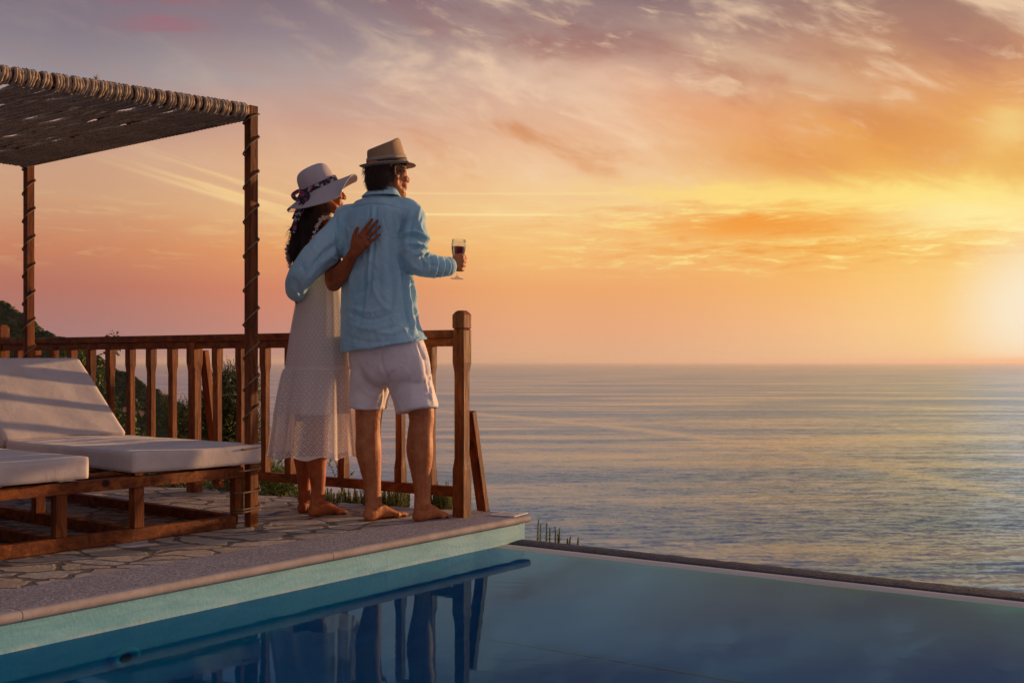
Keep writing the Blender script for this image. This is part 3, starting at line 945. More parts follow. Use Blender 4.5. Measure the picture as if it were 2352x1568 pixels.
# wooded headland on the left
def make_headland():
    sil = [(-3600, -60), (-2600, -20), (-1700, 60), (-1200, 160), (-700, 330), (-300, 520), (-120, 625), (0, 690), (60, 722), (130, 762), (200, 800), (262, 838), (330, 872), (395, 908), (440, 942), (480, 965), (540, 1000), (600, 1040), (660, 1085), (760, 1200), (900, 1500), (1150, 3200)]
    xs = np.array([p[0] for p in sil]); ys = np.array([p[1] for p in sil])
    mb = MB()
    nx, nr = 700, 90
    vs, fs = [], []
    for i in range(nx + 1):
        q_ = i / nx
        px = -3600 + 3000 * (q_ / 0.25) if q_ < 0.25 else -600 + 1750 * ((q_ - 0.25) / 0.75)
        py = np.interp(px, xs, ys)
        rc = float(np.interp(px, [-3600, -700, 660, 1150], [150, 120, 75, 50]))
        ax = (px - CX) / F
        zc = CZ + (HY - py) / F * rc
        for j in range(nr + 1):
            t = j / nr
            r = rc * (0.35 + 0.65 * t / 0.8) if t < 0.8 else rc * (1 + (t - 0.8) * 2)
            s_ = min(1.0, t / 0.8)
            z0 = zc - (rc - min(r, rc)) * (0.62 + 0.1 * s_)
            if t > 0.8: z0 = zc - (r - rc) * 0.9
            x, y = ax * r, r
            p = Vector((x, y, z0))
            b = mnoise.noise(p * 0.09) * 1.2 * (1 - 0.75 * s_)
            cell = mnoise.voronoi(p * 0.55)[0][0]
            cell2 = mnoise.voronoi(p * 1.6)[0][0]
            b += (0.55 - cell) * 0.65 + (0.5 - cell2) * 0.3 - 0.12
            z = max(z0 + b, SEA_Z - 2)
            vs.append((x, y, z))
    for i in range(nx):
        for j in range(nr):
            a = i * (nr + 1) + j
            fs.append((a, a + nr + 1, a + nr + 2, a + 1))
    mb.add(vs, fs)
    tag(mb.build('hill', M['hill'], smooth=True), kind='structure')
make_headland()

# far ship
def make_ship():
    c = Vector(((1467 - CX) / F * 14000, 14000, SEA_Z))
    root = empty('cargo_ship', c, 'tiny hazy cargo ship on the horizon right of the railing post', 'ship')
    mb = MB()
    vs = [(-70, -9, 0), (62, -9, 0), (78, 0, 0), (62, 9, 0), (-70, 9, 0), (-74, -10, 11), (66, -10, 11), (88, 0, 14), (66, 10, 11), (-74, 10, 11)]
    mb.add([(c.x + x * 0.3, c.y + y * 0.4, c.z + z * 0.55) for x, y, z in vs], [(5, 6, 7, 8, 9), (0, 1, 6, 5), (1, 2, 7, 6), (2, 3, 8, 7), (3, 4, 9, 8), (4, 0, 5, 9)])
    mb.build('hull', M['ship_paint'], root)
    mb = MB(); mb.box(c + Vector((-16, 0, 11)), (3, 0, 0), (0, 3, 0), (0, 0, 5), 0.5)
    mb.box(c + Vector((-16, 0, 18)), (1, 0, 0), (0, 1, 0), (0, 0, 2), 0.5)
    mb.build('bridge_house', M['ship_paint'], root)
make_ship()

# ------------------------------------------------------------------ railing
N1 = D(1061, 1187); N2 = D(447, 1129)
RD = (N2 - N1); BAY = RD.length; RD.normalize()
N3 = N2 + RD * BAY
RN = Vector((-RD.y, RD.x, 0))
if RN.y > 0: RN = -RN                              # towards the camera
def turned_post(base, prof, name, m_, parent):
    """square post with chamfered waist; prof rows: z, half side, chamfer"""
    vs, fs = [], []
    for z, w, c in prof:
        for sx, sy, first in ((1, 1, 0), (-1, 1, 1), (-1, -1, 0), (1, -1, 1)):
            p, q = (w * sx, (w - c) * sy), ((w - c) * sx, w * sy)
            for a, b in ((p, q) if not first else (q, p)):
                vs.append(base + RD * a + RN * b + Z3 * z)
    n = len(prof)
    for j in range(n - 1):
        for i in range(8):
            i2 = (i + 1) % 8
            fs.append((j * 8 + i, j * 8 + i2, (j + 1) * 8 + i2, (j + 1) * 8 + i))
    fs.append(tuple(range(8))[::-1]); fs.append(tuple((n - 1) * 8 + i for i in range(8)))
    mb = MB(); mb.add(vs, fs)
    o = mb.build(name, m_, parent)
    bm = bmesh.new(); bm.from_mesh(o.data); bmesh.ops.recalc_face_normals(bm, faces=bm.faces); bm.to_mesh(o.data); bm.free()
    return o
def make_railing():
    root = empty('railing', N1, 'dark stained wooden railing with shaped balusters along the terrace edge', 'railing')
    h = 1.022
    w = 0.0345
    prof = [(0.002, w, 0.003), (0.235, w, 0.003), (0.28, w - 0.0045, 0.006), (0.30, w - 0.005, 0.007), (0.70, w - 0.005, 0.007), (0.72, w - 0.0045, 0.006), (0.765, w, 0.003),
            (h - 0.099, w, 0.003), (h - 0.096, w - 0.002, 0.003), (h - 0.092, w - 0.006, 0.004), (h - 0.088, w - 0.002, 0.003), (h - 0.085, w + 0.0005, 0.003), (h - 0.022, w + 0.0005, 0.003), (h - 0.008, w - 0.008, 0.004), (h, w - 0.016, 0.006)]
    plain = [r_ for r_ in prof if r_[0] < 0.8] + [(0.8845, w, 0.003)]
    for p, pr in ((N1, prof), (N2, plain), (N3, prof)):
        turned_post(p, pr, 'newel_post', M['wood_up'], root)
    bw = 0.0238
    zb, zt = 0.151, 0.846
    bprof = [(zb, bw, 0.002), (0.225, bw, 0.002), (0.262, bw - 0.003, 0.004), (0.275, bw - 0.0035, 0.005), (0.70, bw - 0.0035, 0.005), (0.715, bw - 0.003, 0.004), (0.75, bw, 0.002), (zt, bw, 0.002)]
    first = None
    for a, b in ((N1, N2), (N2, N3)):
        for k in range(1, 10):
            p = a.lerp(b, k / 10.0)
            if first is None:
                first = turned_post(p, bprof, 'baluster', M['wood_up'], root)
                fp = p
            else:
                o = first.copy(); COL.objects.link(o)
                o.parent = root
                o.matrix_parent_inverse = first.matrix_parent_inverse
                o.location = p - fp
    for a, b in ((N1, N2), (N2, N3)):
        a2, b2 = a + RD * w, b - RD * w
        up = Vector((0, 0, 1))
        ah = a2 if a is N1 else a + RD * 0.0
        bh = b2 if b is N3 else b - RD * 0.001
        mb = MB(); mb.bar(ah + up * 0.9065, bh + up * 0.9065, 0.070, 0.041, bevel=0.009)
        mb.build('handrail', M['wood_along'], root)
        mb = MB(); mb.bar(a2 + up * 0.8655, b2 + up * 0.8655, 0.045, 0.040, bevel=0.004)
        mb.build('upper_rail', M['wood_along'], root)
        mb = MB(); mb.bar(a2 + up * 0.1245, b2 + up * 0.1245, 0.045, 0.050, bevel=0.004)
        mb.build('lower_rail', M['wood_along'], root)
    # short return towards the camera side at the far left newel
    q = N3 + RN * 1.2 - RD * 0.0
    mb = MB(); mb.bar(N3 + RN * w + Z3 * 0.9065, q + Z3 * 0.9065, 0.07, 0.041, bevel=0.009)
    mb.bar(N3 + RN * w + Z3 * 0.86, q + Z3 * 0.86, 0.045, 0.04, bevel=0.004)
    # leaning braces behind the newels
    for n_, ft, zt2 in ((N1, D(1110, 1176), 0.52), (N2, N2 - RN * 0.0 + Vector((0.10, 0.17, 0)), 0.835)):
        foot = Vector((ft.x, ft.y, -0.0))
        top = n_ - RN * 0.05 + Z3 * zt2 + (foot - n_).normalized() * 0.02
        mb = MB(); mb.bar(foot + Z3 * 0.012, top, 0.036, 0.055, up=RD, bevel=0.003)
        mb.build('brace', M['wood_up'], root)
make_railing()

# ------------------------------------------------------------------ pergola of posts and rope
P0 = D(577, 1208)
UB = Vector((0.628, 0.778, 0)); UB.normalize()
VB = Vector((-UB.y, UB.x, 0))
def B(s_, t_, z=0.0):
    return P0 + UB * s_ + VB * t_ + Vector((0, 0, z))
PH = 1.962
def make_pergola():
    root = empty('pergola', P0, 'rope-roofed wooden pergola on four slim posts over the daybeds', 'pergola')
    w = 0.0225
    corners = [(0, 0), (0, 2.04), (-2.05, 0), (-2.05, 2.04)]
    for s_, t_ in corners:
        mb = MB()
        c = B(s_, t_, PH / 2 + 0.001)
        mb.box(c, UB * w, VB * w, (0, 0, PH / 2), 0.002)
        post = mb.build('post', M['wood_up'], root)
        # rope wound round the post
        mb = MB()
        pts = []
        turns = []
        z = 0.03
        zs = [0.04, 0.055, 0.12, 0.24, 0.355, 0.47, 0.60, 0.745, 0.90, 1.06, 1.22, 1.38, 1.54, 1.70, 1.86, 1.95]
        cr = w + 0.0045
        for k in range(len(zs) - 1):
            for q, (a, b) in enumerate(((1, 1), (-1, 1), (-1, -1), (1, -1))):
                z = zs[k] + (zs[k + 1] - zs[k]) * q / 4
                # sides facing away climb steeply, facing sides lie flatter
                for e in range(2):
                    pts.append(B(s_ + a * cr * (1 if e == 0 else 0.97), t_ + b * cr, z + 0.0 * e) if e == 0 else B(s_ + (a * cr), t_ + b * cr, z))
        pts = [p for i, p in enumerate(pts) if i % 2 == 0]
        low = (s_, t_) == (0, 0)
        if low:
            pts = [p for p in pts if p.z > 0.50]
            # lower turns go round post and bed leg together
            lp = []
            for z0 in (0.055, 0.068, 0.145, 0.245, 0.345):
                for q, (a, b) in enumerate(((0.03, 0.03), (-0.075, 0.03), (-0.075, -0.03), (0.03, -0.03))):
                    lp.append(B(s_ + a, t_ + b, z0 + 0.018 * (q / 4.0) + 0.01))
            pts = lp + pts
        rope(mb, pts, 0.0040, 0.026, step=0.009)
        mb.build('rope_wrap', M['rope_old'], post, True)
    hb = PH - 0.045
    zb = lambda s_: hb + 0.050 * s_
    mb = MB(); mb.bar(B(-w, 0, zb(0) + 0.02), B(-2.05 + w, 0, zb(-2.05) + 0.02), 0.044, 0.044); mb.build('beam', M['wood_along'], root)
    mb = MB(); mb.bar(B(-w, 2.04, hb + 0.02), B(-2.05 + w, 2.04, hb + 0.0), 0.044, 0.044); mb.build('beam', M['wood_along'], root)
    for t_ in (0.52, 1.04, 1.56):
        mb = MB(); mb.bar(B(-0.02, t_, hb - 0.004), B(-2.03, t_, hb - 0.05 * (1 - t_ / 2.04)), 0.03, 0.022); mb.build('crossbar', M['wood_along'], root)
    # rope canopy: thick turns round the front beam, strands to the back beam
    rr = random.Random(3)
    mb = MB()
    s_ = -0.045
    R0 = 0.030
    while s_ > -2.0:
        n = rr.choice([2, 3, 3, 4])
        for k in range(n):
            sl = rr.uniform(-0.006, 0.006)
            pts = []
            for q in range(15):
                a = 2 * math.pi * q / 14 + 0.4
                e = 0.006 * math.sin(q * 1.3 + k)
                pts.append(B(s_ + sl * math.sin(a) + e * 0.3, math.cos(a) * (R0 + 0.002 * k % 2), zb(s_) + 0.02 + math.sin(a) * (R0 + rr.uniform(-0.001, 0.002))))
            rope(mb, pts, 0.0068, 0.032, seg=9, step=0.007)
            s_ -= 0.0128
        s_ -= rr.choice([0.002, 0.004, 0.012, 0.016])
    mb.build('rope_binding', M['rope'], root, True)
    mb = MB()
    s_ = -0.03
    i = 0
    while s_ > -2.0:
        ph = rr.uniform(0, 6)
        sw = rr.uniform(0.003, 0.010)
        pts = []
        for q in range(34):
            t = q / 33.0
            tt = 0.0 + 2.04 * t
            # strands pass over and under the crossbars and sag between
            seg_ = (tt / 0.52) % 1.0
            sag = -0.006 * math.sin(math.pi * seg_)
            ov = 0.013 * math.cos(math.pi * (tt / 0.52) + (math.pi if i % 2 else 0))
            ds = sw * math.sin(2 * math.pi * (tt / 0.52) * 0.5 + ph) + 0.004 * math.sin(9 * t + ph)
            z = hb + 0.050 * s_ * (1 - t) + sag + ov
            pts.append(B(s_ + ds, tt, z))
        rope(mb, pts, 0.0082, 0.034, seg=7, step=0.016)
        g_ = i % 7
        s_ -= 0.0172 if (s_ > -0.25) else (0.0195 if g_ not in (2, 5) else rr.uniform(0.036, 0.050))
        i += 1
    # loops round the back beam
    s_ = -0.03
    while s_ > -2.0:
        pts = [B(s_, 2.04 + math.cos(a) * 0.03, hb + 0.015 + math.sin(a) * 0.03) for a in [2 * math.pi * q / 12 for q in range(13)]]
        rope(mb, pts, 0.0075, 0.034, seg=6, step=0.012)
        s_ -= 0.02
    # loops along the right edge where the strands turn
    for k in range(70):
        t_ = 0.03 + 2.05 * k / 70
        pts = [B(-0.028 + 0.012 * math.cos(a), t_ + 0.01 * math.sin(a * 2), hb - 0.004 + math.sin(a) * 0.017) for a in [2 * math.pi * q / 8 for q in range(9)]]
        rope(mb, pts, 0.0075, 0.034, seg=6, step=0.012)
    mb.build('rope_canopy', M['rope'], root, True)
    # frayed end sticking up from the binding
    mb = MB()
    c = B(-0.80, -0.01, zb(-0.8) + 0.055)
    for k in range(22):
        d = Vector((rr.uniform(-1, 1), rr.uniform(-1, 1), rr.uniform(0.3, 1.6))) * 0.011
        mb.add([c, c + Vector((0.0012, 0, 0)), c + d * 2], [(0, 1, 2)])
        limb(mb, [(c, 0.0015), (c + d, 0.0009)], seg=5, k=1, round_ends=False)
    mb.build('frayed_end', M['rope'], root)
make_pergola()

# ------------------------------------------------------------------ daybed frame and cushions
FZ = 0.283
def make_daybed():
    root = empty('daybed_frame', B(0, 0.04), 'low reddish wooden daybed frame with open legs under the cushions', 'daybed frame')
    w = 0.0235
    def rail(name, a, b, z0, z1, wd=0.042):
        mb = MB()
        zc = (z0 + z1) / 2
        mb.bar(B(a[0], a[1], zc), B(b[0], b[1], zc), wd, z1 - z0)
        return mb.build(name, M['wood_along'], root)
    ss = [-0.052, -0.58, -0.935, -1.52]
    L = 1.95
    rail('base_rail', (-0.075, 0.035), (-1.7, 0.035), 0.002, 0.056)
    rail('base_rail', (-0.075, L), (-1.7, L), 0.002, 0.056)
    rail('seat_rail', (-0.035, 0.033), (-1.7, 0.033), FZ - 0.052, FZ - 0.004)
    rail('seat_rail', (-0.035, L), (-1.7, L), FZ - 0.052, FZ - 0.004)
    for k, s_ in enumerate(ss):
        for t_ in (0.040, 0.86, L):
            mb = MB()
            lo = 0.0575 if t_ != 0.86 else 0.002
            mb.box(B(s_, t_ + 0.0003, (lo + FZ - 0.0535) / 2), UB * w, VB * (w * 0.92), (0, 0, (FZ - 0.0535 - lo) / 2), 0.002)
            mb.build('leg', M['wood_up'], root)
        rail('base_rail', (s_, 0.0565), (s_, 0.837), 0.003, 0.054)
        rail('base_rail', (s_, 0.883), (s_, L - 0.0215), 0.003, 0.054)
        rail('seat_rail', (s_, 0.055), (s_, L - 0.0215), FZ - 0.051, FZ - 0.005)
    for i in range(9):
        t_ = 0.16 + i * 0.2
        mb = MB(); mb.bar(B(-0.03, t_, FZ + 0.002), B(-1.66, t_, FZ + 0.002), 0.07, 0.012); mb.build('slat', M['wood_along'], root)
make_daybed()

def make_cushion(sr, t0, width, label, hinge, rise, run, dz=0.0, rot=-2.6):
    """sr: position of the right side on the foot line, cushion runs away from the pool"""
    z0 = FZ + 0.009 + dz
    th = 0.088
    root = empty('lounger_cushion', B(sr, t0, z0), label, 'cushion')
    ua = (UB * math.cos(R(rot)) + VB * math.sin(R(rot)))
    va = Vector((-ua.y, ua.x, 0))
    if va.dot(VB) < 0: va = -va
    org = B(sr, t0, z0)
    def xf(p): return org + ua * (p.x - width / 2) + va * (p.y + hinge / 2) + Vector((0, 0, p.z + th / 2))
    def sag(p):
        q = p.copy()
        e = max(0.0, 1 - ((p.x / (width / 2)) ** 6)) * max(0.0, 1 - ((p.y / (hinge / 2)) ** 8))
        if p.z > 0: q.z += 0.003 * e
        q.z += 0.004 * math.sin(p.x * 11 + p.y * 3) * (1 if p.z > 0 else 0.3)
        # corner pulled out a little, edges not ruler straight
        q.y += 0.004 * math.sin(p.x * 14)
        if p.z < 0 and p.x > width / 2 - 0.1: q.z -= 0.0
        return q
    mb = MB(); softbox(mb, (width / 2, hinge / 2, th / 2), 0.008, 0.0165, xf, 0.0022, fn=sag)
    o = mb.build('seat_pad', M['canvas'], root, True)
    # piping seam round the front
    L = math.hypot(rise, run)
    dv = (va * run + Z3 * rise).normalized()
    nv = (Z3 * run - va * rise).normalized()
    h0 = org + va * hinge + Vector((0, 0, th))
    def xb(p): return h0 + ua * (p.x - width / 2) + dv * (p.y + L / 2 + 0.012) + nv * (p.z - 0.036)
    mb = MB(); softbox(mb, (width / 2, L / 2, 0.036), 0.008, 0.0165, xb, 0.0025)
    mb.build('back_pad', M['canvas'], root, True)
    # back frame behind the pad
    mb = MB()
    for e in (0.06, width - 0.06):
        a = h0 - ua * e + dv * 0.03 - nv * 0.082; b = h0 - ua * e + dv * (L - 0.02) - nv * 0.082
        mb.bar(a, b, 0.035, 0.018, up=nv)
    mb.build('back_frame', M['wood_along'], root)
make_cushion(0.034, -0.03, 0.655, 'off-white lounger cushion beside the roped post with its back raised', 1.20, 0.405, 0.516)
make_cushion(-0.853, -0.045, 0.655, 'off-white lounger cushion cut by the frame edge, in front of the other', 1.25, 0.405, 0.516, rot=-2.6)
# ------------------------------------------------------------------ materials of the people
def skin_fn(base, dark):
    def fn(g, out):
        o = tex(g)
        n = g.noise(o, 11.0, 7.0, 0.68)
        f = g.noise(o, 150.0, 4.0, 0.65)
        c = g.mix(g.mr(n, 0.38, 0.66), dark, base)
        c = g.mix(g.mr(f, 0.58, 0.75, 0, 0.35), c, (dark[0] * 0.6, dark[1] * 0.5, dark[2] * 0.5, 1))
        p = pbr(g, out, c, 0.58, bump(g, g.m('ADD', f, g.m('MULTIPLY', n, 1.5)), 0.25, 0.003), **{'Subsurface Weight': 0.12, 'Subsurface Radius': (0.012, 0.004, 0.002), 'Subsurface Scale': 1.0, 'Specular IOR Level': 0.3})
    return fn
mat('skin_man', skin_fn((0.54, 0.205, 0.075, 1), (0.40, 0.12, 0.038, 1)))
mat('skin_woman', skin_fn((0.44, 0.125, 0.038, 1), (0.31, 0.075, 0.020, 1)))
def linen_fn(g, out):
    o = tex(g)
    wx = g.noise(g.vmul(o, (40, 40, 900)), 1.0, 2.0, 0.6)
    wy = g.noise(g.vmul(o, (900, 900, 30)), 1.0, 2.0, 0.6)
    big = g.noise(o, 5.0, 4.0, 0.6)
    cr = g.noise(o, 19.0, 6.0, 0.66, 1.2)
    c = g.mix(g.mr(big, 0.35, 0.7), (0.36, 0.68, 0.81, 1), (0.52, 0.80, 0.89, 1))
    c = g.mix(g.mr(g.m('ADD', wx, wy), 0.8, 1.2, 0, 0.3), c, (0.56, 0.84, 0.92, 1))
    ridge = g.m('ABSOLUTE', g.m('SUBTRACT', cr, 0.5))
    h = g.m('ADD', g.m('MULTIPLY', ridge, -1.6), g.m('MULTIPLY', g.m('ADD', wx, wy), 0.03))
    nr = bump(g, h, 0.6, 0.014)
    d = g.n('ShaderNodeBsdfPrincipled', {'Base Color': c, 'Roughness': 0.85, 'Normal': nr, 'Sheen Weight': 0.2}).outputs[0]
    t = g.n('ShaderNodeBsdfTranslucent', {'Color': c, 'Normal': nr}).outputs[0]
    g.put(out.inputs['Surface'], g.n('ShaderNodeMixShader', {0: 0.12, 1: d, 2: t}).outputs[0])
mat('linen', linen_fn)
def cotton_fn(g, out):
    o = tex(g)
    cr = g.noise(o, 9.0, 5.0, 0.6, 1.0)
    c = g.mix(g.mr(cr, 0.35, 0.65), (0.78, 0.69, 0.64, 1), (0.86, 0.78, 0.73, 1))
    pbr(g, out, c, 0.85, bump(g, g.m('ABSOLUTE', g.m('SUBTRACT', cr, 0.5)), 0.4, -0.02), **{'Sheen Weight': 0.15})
mat('cotton', cotton_fn)
AX = W(738, 800, 5.72)                             # axis of the dress
def lace_fn(g, out, liner=False):
    geo = g.n('ShaderNodeNewGeometry').outputs['Position']
    s = g.n('ShaderNodeSeparateXYZ', {0: geo}).outputs
    ang = g.m('ARCTAN2', g.m('SUBTRACT', s[0], AX.x), g.m('SUBTRACT', s[1], AX.y))
    u = g.m('MULTIPLY', ang, 44 / (2 * math.pi) * math.pi)
    v = g.m('MULTIPLY', s[2], math.pi / 0.034)
    wp = g.noise(geo, 14.0, 3.0, 0.6, 0, 1)
    wq = g.n('ShaderNodeSeparateColor', {0: wp}).outputs
    u = g.m('ADD', u, g.m('MULTIPLY', g.m('SUBTRACT', wq[0], 0.5), 1.5)); v = g.m('ADD', v, g.m('MULTIPLY', g.m('SUBTRACT', wq[1], 0.5), 1.5))
    a = g.m('ABSOLUTE', g.m('SINE', g.m('ADD', u, v)))
    b = g.m('ABSOLUTE', g.m('SINE', g.m('SUBTRACT', u, v)))
    lat = g.m('MINIMUM', a, b)                     # 0 on the lattice lines, 1 in the diamond
    mid = g.m('SINE', g.m('MULTIPLY', lat, 7.5))
    nz = g.noise(geo, 330.0, 2.0, 0.6)
    holes = g.mr(g.m('ADD', g.m('MULTIPLY', mid, 0.25), g.m('MULTIPLY', nz, 1.0)), 0.40, 0.66, 0.0, 1.0)
    line = g.m('MULTIPLY', g.mr(lat, 0.32, 0.14), g.mr(nz, 0.3, 0.55, 0.6, 1.0))
    rosette = g.mr(lat, 0.78, 0.88)
    solid = g.m('MAXIMUM', g.m('MULTIPLY_ADD', holes, 0.40, 0.46), g.m('MAXIMUM', line, g.m('MULTIPLY', rosette, 0.9)), clamp=True)
    hemz = g.mr(s[2], 0.315, 0.305)
    seam = g.m('MULTIPLY', g.mr(s[2], 0.725, 0.73), g.mr(s[2], 0.755, 0.748))
    solid = g.m('MAXIMUM', solid, g.m('MAXIMUM', hemz, seam), clamp=True)
    col = (0.92, 0.83, 0.76, 1)
    nr = bump(g, solid, 0.5, 0.003)
    d = g.n('ShaderNodeBsdfDiffuse', {'Color': col, 'Normal': nr}).outputs[0]
    t = g.n('ShaderNodeBsdfTranslucent', {'Color': col, 'Normal': nr}).outputs[0]
    c = g.n('ShaderNodeMixShader', {0: 0.35, 1: d, 2: t}).outputs[0]
    tr = g.n('ShaderNodeBsdfTransparent').outputs[0]
    g.put(out.inputs['Surface'], g.n('ShaderNodeMixShader', {0: solid, 1: tr, 2: c}).outputs[0])
mat('lace', lace_fn)
mat('slip', lambda g, out: pbr(g, out, (0.82, 0.73, 0.68, 1), 0.8))
def hair_fn(a, b):
    def fn(g, out):
        at = g.n('ShaderNodeAttribute', attribute_name='tone').outputs['Fac']
        c = g.mix(at, a, b)
        d = g.n('ShaderNodeBsdfPrincipled', {'Base Color': c, 'Roughness': 0.38, 'Specular IOR Level': 0.6}).outputs[0]
        t = g.n('ShaderNodeBsdfTranslucent', {'Color': g.mix(0.5, c, (0.5, 0.2, 0.06, 1))}).outputs[0]
        g.put(out.inputs['Surface'], g.n('ShaderNodeMixShader', {0: 0.16, 1: d, 2: t}).outputs[0])
    return fn
mat('hair_brown', hair_fn((0.020, 0.011, 0.007, 1), (0.16, 0.08, 0.04, 1)))
mat('hair_dark', hair_fn((0.006, 0.003, 0.002, 1), (0.11, 0.035, 0.012, 1)))
def straw_fn(base, dark, sc_):
    def fn(g, out):
        o = tex(g)
        geo = tex(g, 'UV')
        s = g.n('ShaderNodeSeparateXYZ', {0: geo}).outputs
        rib = g.m('SINE', g.m('MULTIPLY', s[1], sc_[1]))
        wv = g.m('SINE', g.m('ADD', g.m('MULTIPLY', s[0], sc_[0]), g.m('MULTIPLY', g.m('ROUND', g.m('MULTIPLY', s[1], sc_[1] / math.pi)), 1.6)))
        h = g.m('ADD', g.m('MULTIPLY', rib, 0.5), g.m('MULTIPLY', wv, 0.3))
        n = g.noise(o, 30.0, 4.0, 0.6)
        c = g.mix(g.mr(g.m('ADD', h, n), -0.2, 1.2), dark, base)
        pbr(g, out, c, 0.75, bump(g, h, 0.5, 0.0025))
    return fn
mat('straw_tan', straw_fn((0.50, 0.32, 0.16, 1), (0.33, 0.19, 0.09, 1), (900.0, 620.0)))
mat('straw_brim', straw_fn((0.56, 0.45, 0.34, 1), (0.33, 0.25, 0.18, 1), (700.0, 420.0)))
mat('straw_white', straw_fn((0.72, 0.64, 0.62, 1), (0.55, 0.47, 0.46, 1), (900.0, 420.0)))
mat('band_brown', lambda g, out: pbr(g, out, (0.045, 0.020, 0.014, 1), 0.7))
def floral_fn(g, out):
    o = tex(g)
    v = g.n('ShaderNodeTexVoronoi', {'Vector': g.vadd(o, g.vmul(g.noise(o, 60.0, 2.0, 0.5, 0, 1), (0.012, 0.012, 0.012))), 'Scale': 62.0})
    s = g.n('ShaderNodeSeparateColor', {0: v.outputs['Color']}).outputs[0]
    c = g.ramp(s, [(0.0, (0.012, 0.012, 0.03, 1)), (0.5, (0.015, 0.014, 0.035, 1)), (0.52, (0.32, 0.05, 0.12, 1)), (0.72, (0.45, 0.12, 0.2, 1)), (0.74, (0.5, 0.42, 0.38, 1)), (0.88, (0.30, 0.38, 0.36, 1)), (0.9, (0.012, 0.012, 0.03, 1))], 'CONSTANT')
    pbr(g, out, c, 0.55)
mat('floral', floral_fn)
def pompom_fn(g, out):
    o = tex(g)
    pbr(g, out, g.mix(g.noise(o, 25.0, 2.0, 0.5), (0.70, 0.40, 0.34, 1), (0.80, 0.74, 0.66, 1)), 0.95, bump(g, g.noise(o, 400.0, 3.0, 0.6), 0.9, 0.004))
mat('pompom', pompom_fn)
mat('gold', lambda g, out: pbr(g, out, (0.9, 0.6, 0.3, 1), 0.2, None, Metallic=1.0))
mat('eye_white', lambda g, out: pbr(g, out, (0.75, 0.72, 0.70, 1), 0.2))
mat('eye_iris', lambda g, out: pbr(g, out, (0.03, 0.02, 0.015, 1), 0.1))
mat('nail', lambda g, out: pbr(g, out, (0.22, 0.05, 0.04, 1), 0.25))
def glass_fn(g, out):
    fr = g.n('ShaderNodeFresnel', {'IOR': 1.5}).outputs[0]
    lw = g.n('ShaderNodeLayerWeight', {'Blend': 0.35}).outputs['Facing']
    gl = g.n('ShaderNodeBsdfGlossy', {'Color': (1, 1, 1, 1), 'Roughness': 0.02}).outputs[0]
    tr = g.n('ShaderNodeBsdfTransparent', {'Color': g.mix(g.m('POWER', lw, 3.0), (0.93, 0.93, 0.93, 1), (0.42, 0.38, 0.36, 1))}).outputs[0]
    g.put(out.inputs['Surface'], g.n('ShaderNodeMixShader', {0: g.m('MULTIPLY', fr, 0.5), 1: tr, 2: gl}).outputs[0])
mat('glass', glass_fn)
def wine_fn(g, out):
    gl = g.n('ShaderNodeBsdfGlossy', {'Color': (1, 1, 1, 1), 'Roughness': 0.02}).outputs[0]
    tr = g.n('ShaderNodeBsdfTransparent', {'Color': (0.55, 0.008, 0.012, 1)}).outputs[0]
    df = g.n('ShaderNodeBsdfDiffuse', {'Color': (0.035, 0.001, 0.002, 1)}).outputs[0]
    mx = g.n('ShaderNodeMixShader', {0: 0.58, 1: tr, 2: df}).outputs[0]
    g.put(out.inputs['Surface'], g.n('ShaderNodeMixShader', {0: 0.015, 1: mx, 2: gl}).outputs[0])
mat('wine', wine_fn)

# ------------------------------------------------------------------ anatomy helpers
def heading(deg):
    return Vector((math.sin(R(deg)), math.cos(R(deg)), 0)), Vector((math.cos(R(deg)), -math.sin(R(deg)), 0))

def frame(yaw, pitch=0.0, roll=0.0):
    """x right, y forward, z up -> world; yaw to the right, pitch lifts the front"""
    return Matrix.Rotation(-R(yaw), 3, 'Z') @ Matrix.Rotation(R(pitch), 3, 'X') @ Matrix.Rotation(R(roll), 3, 'Y')

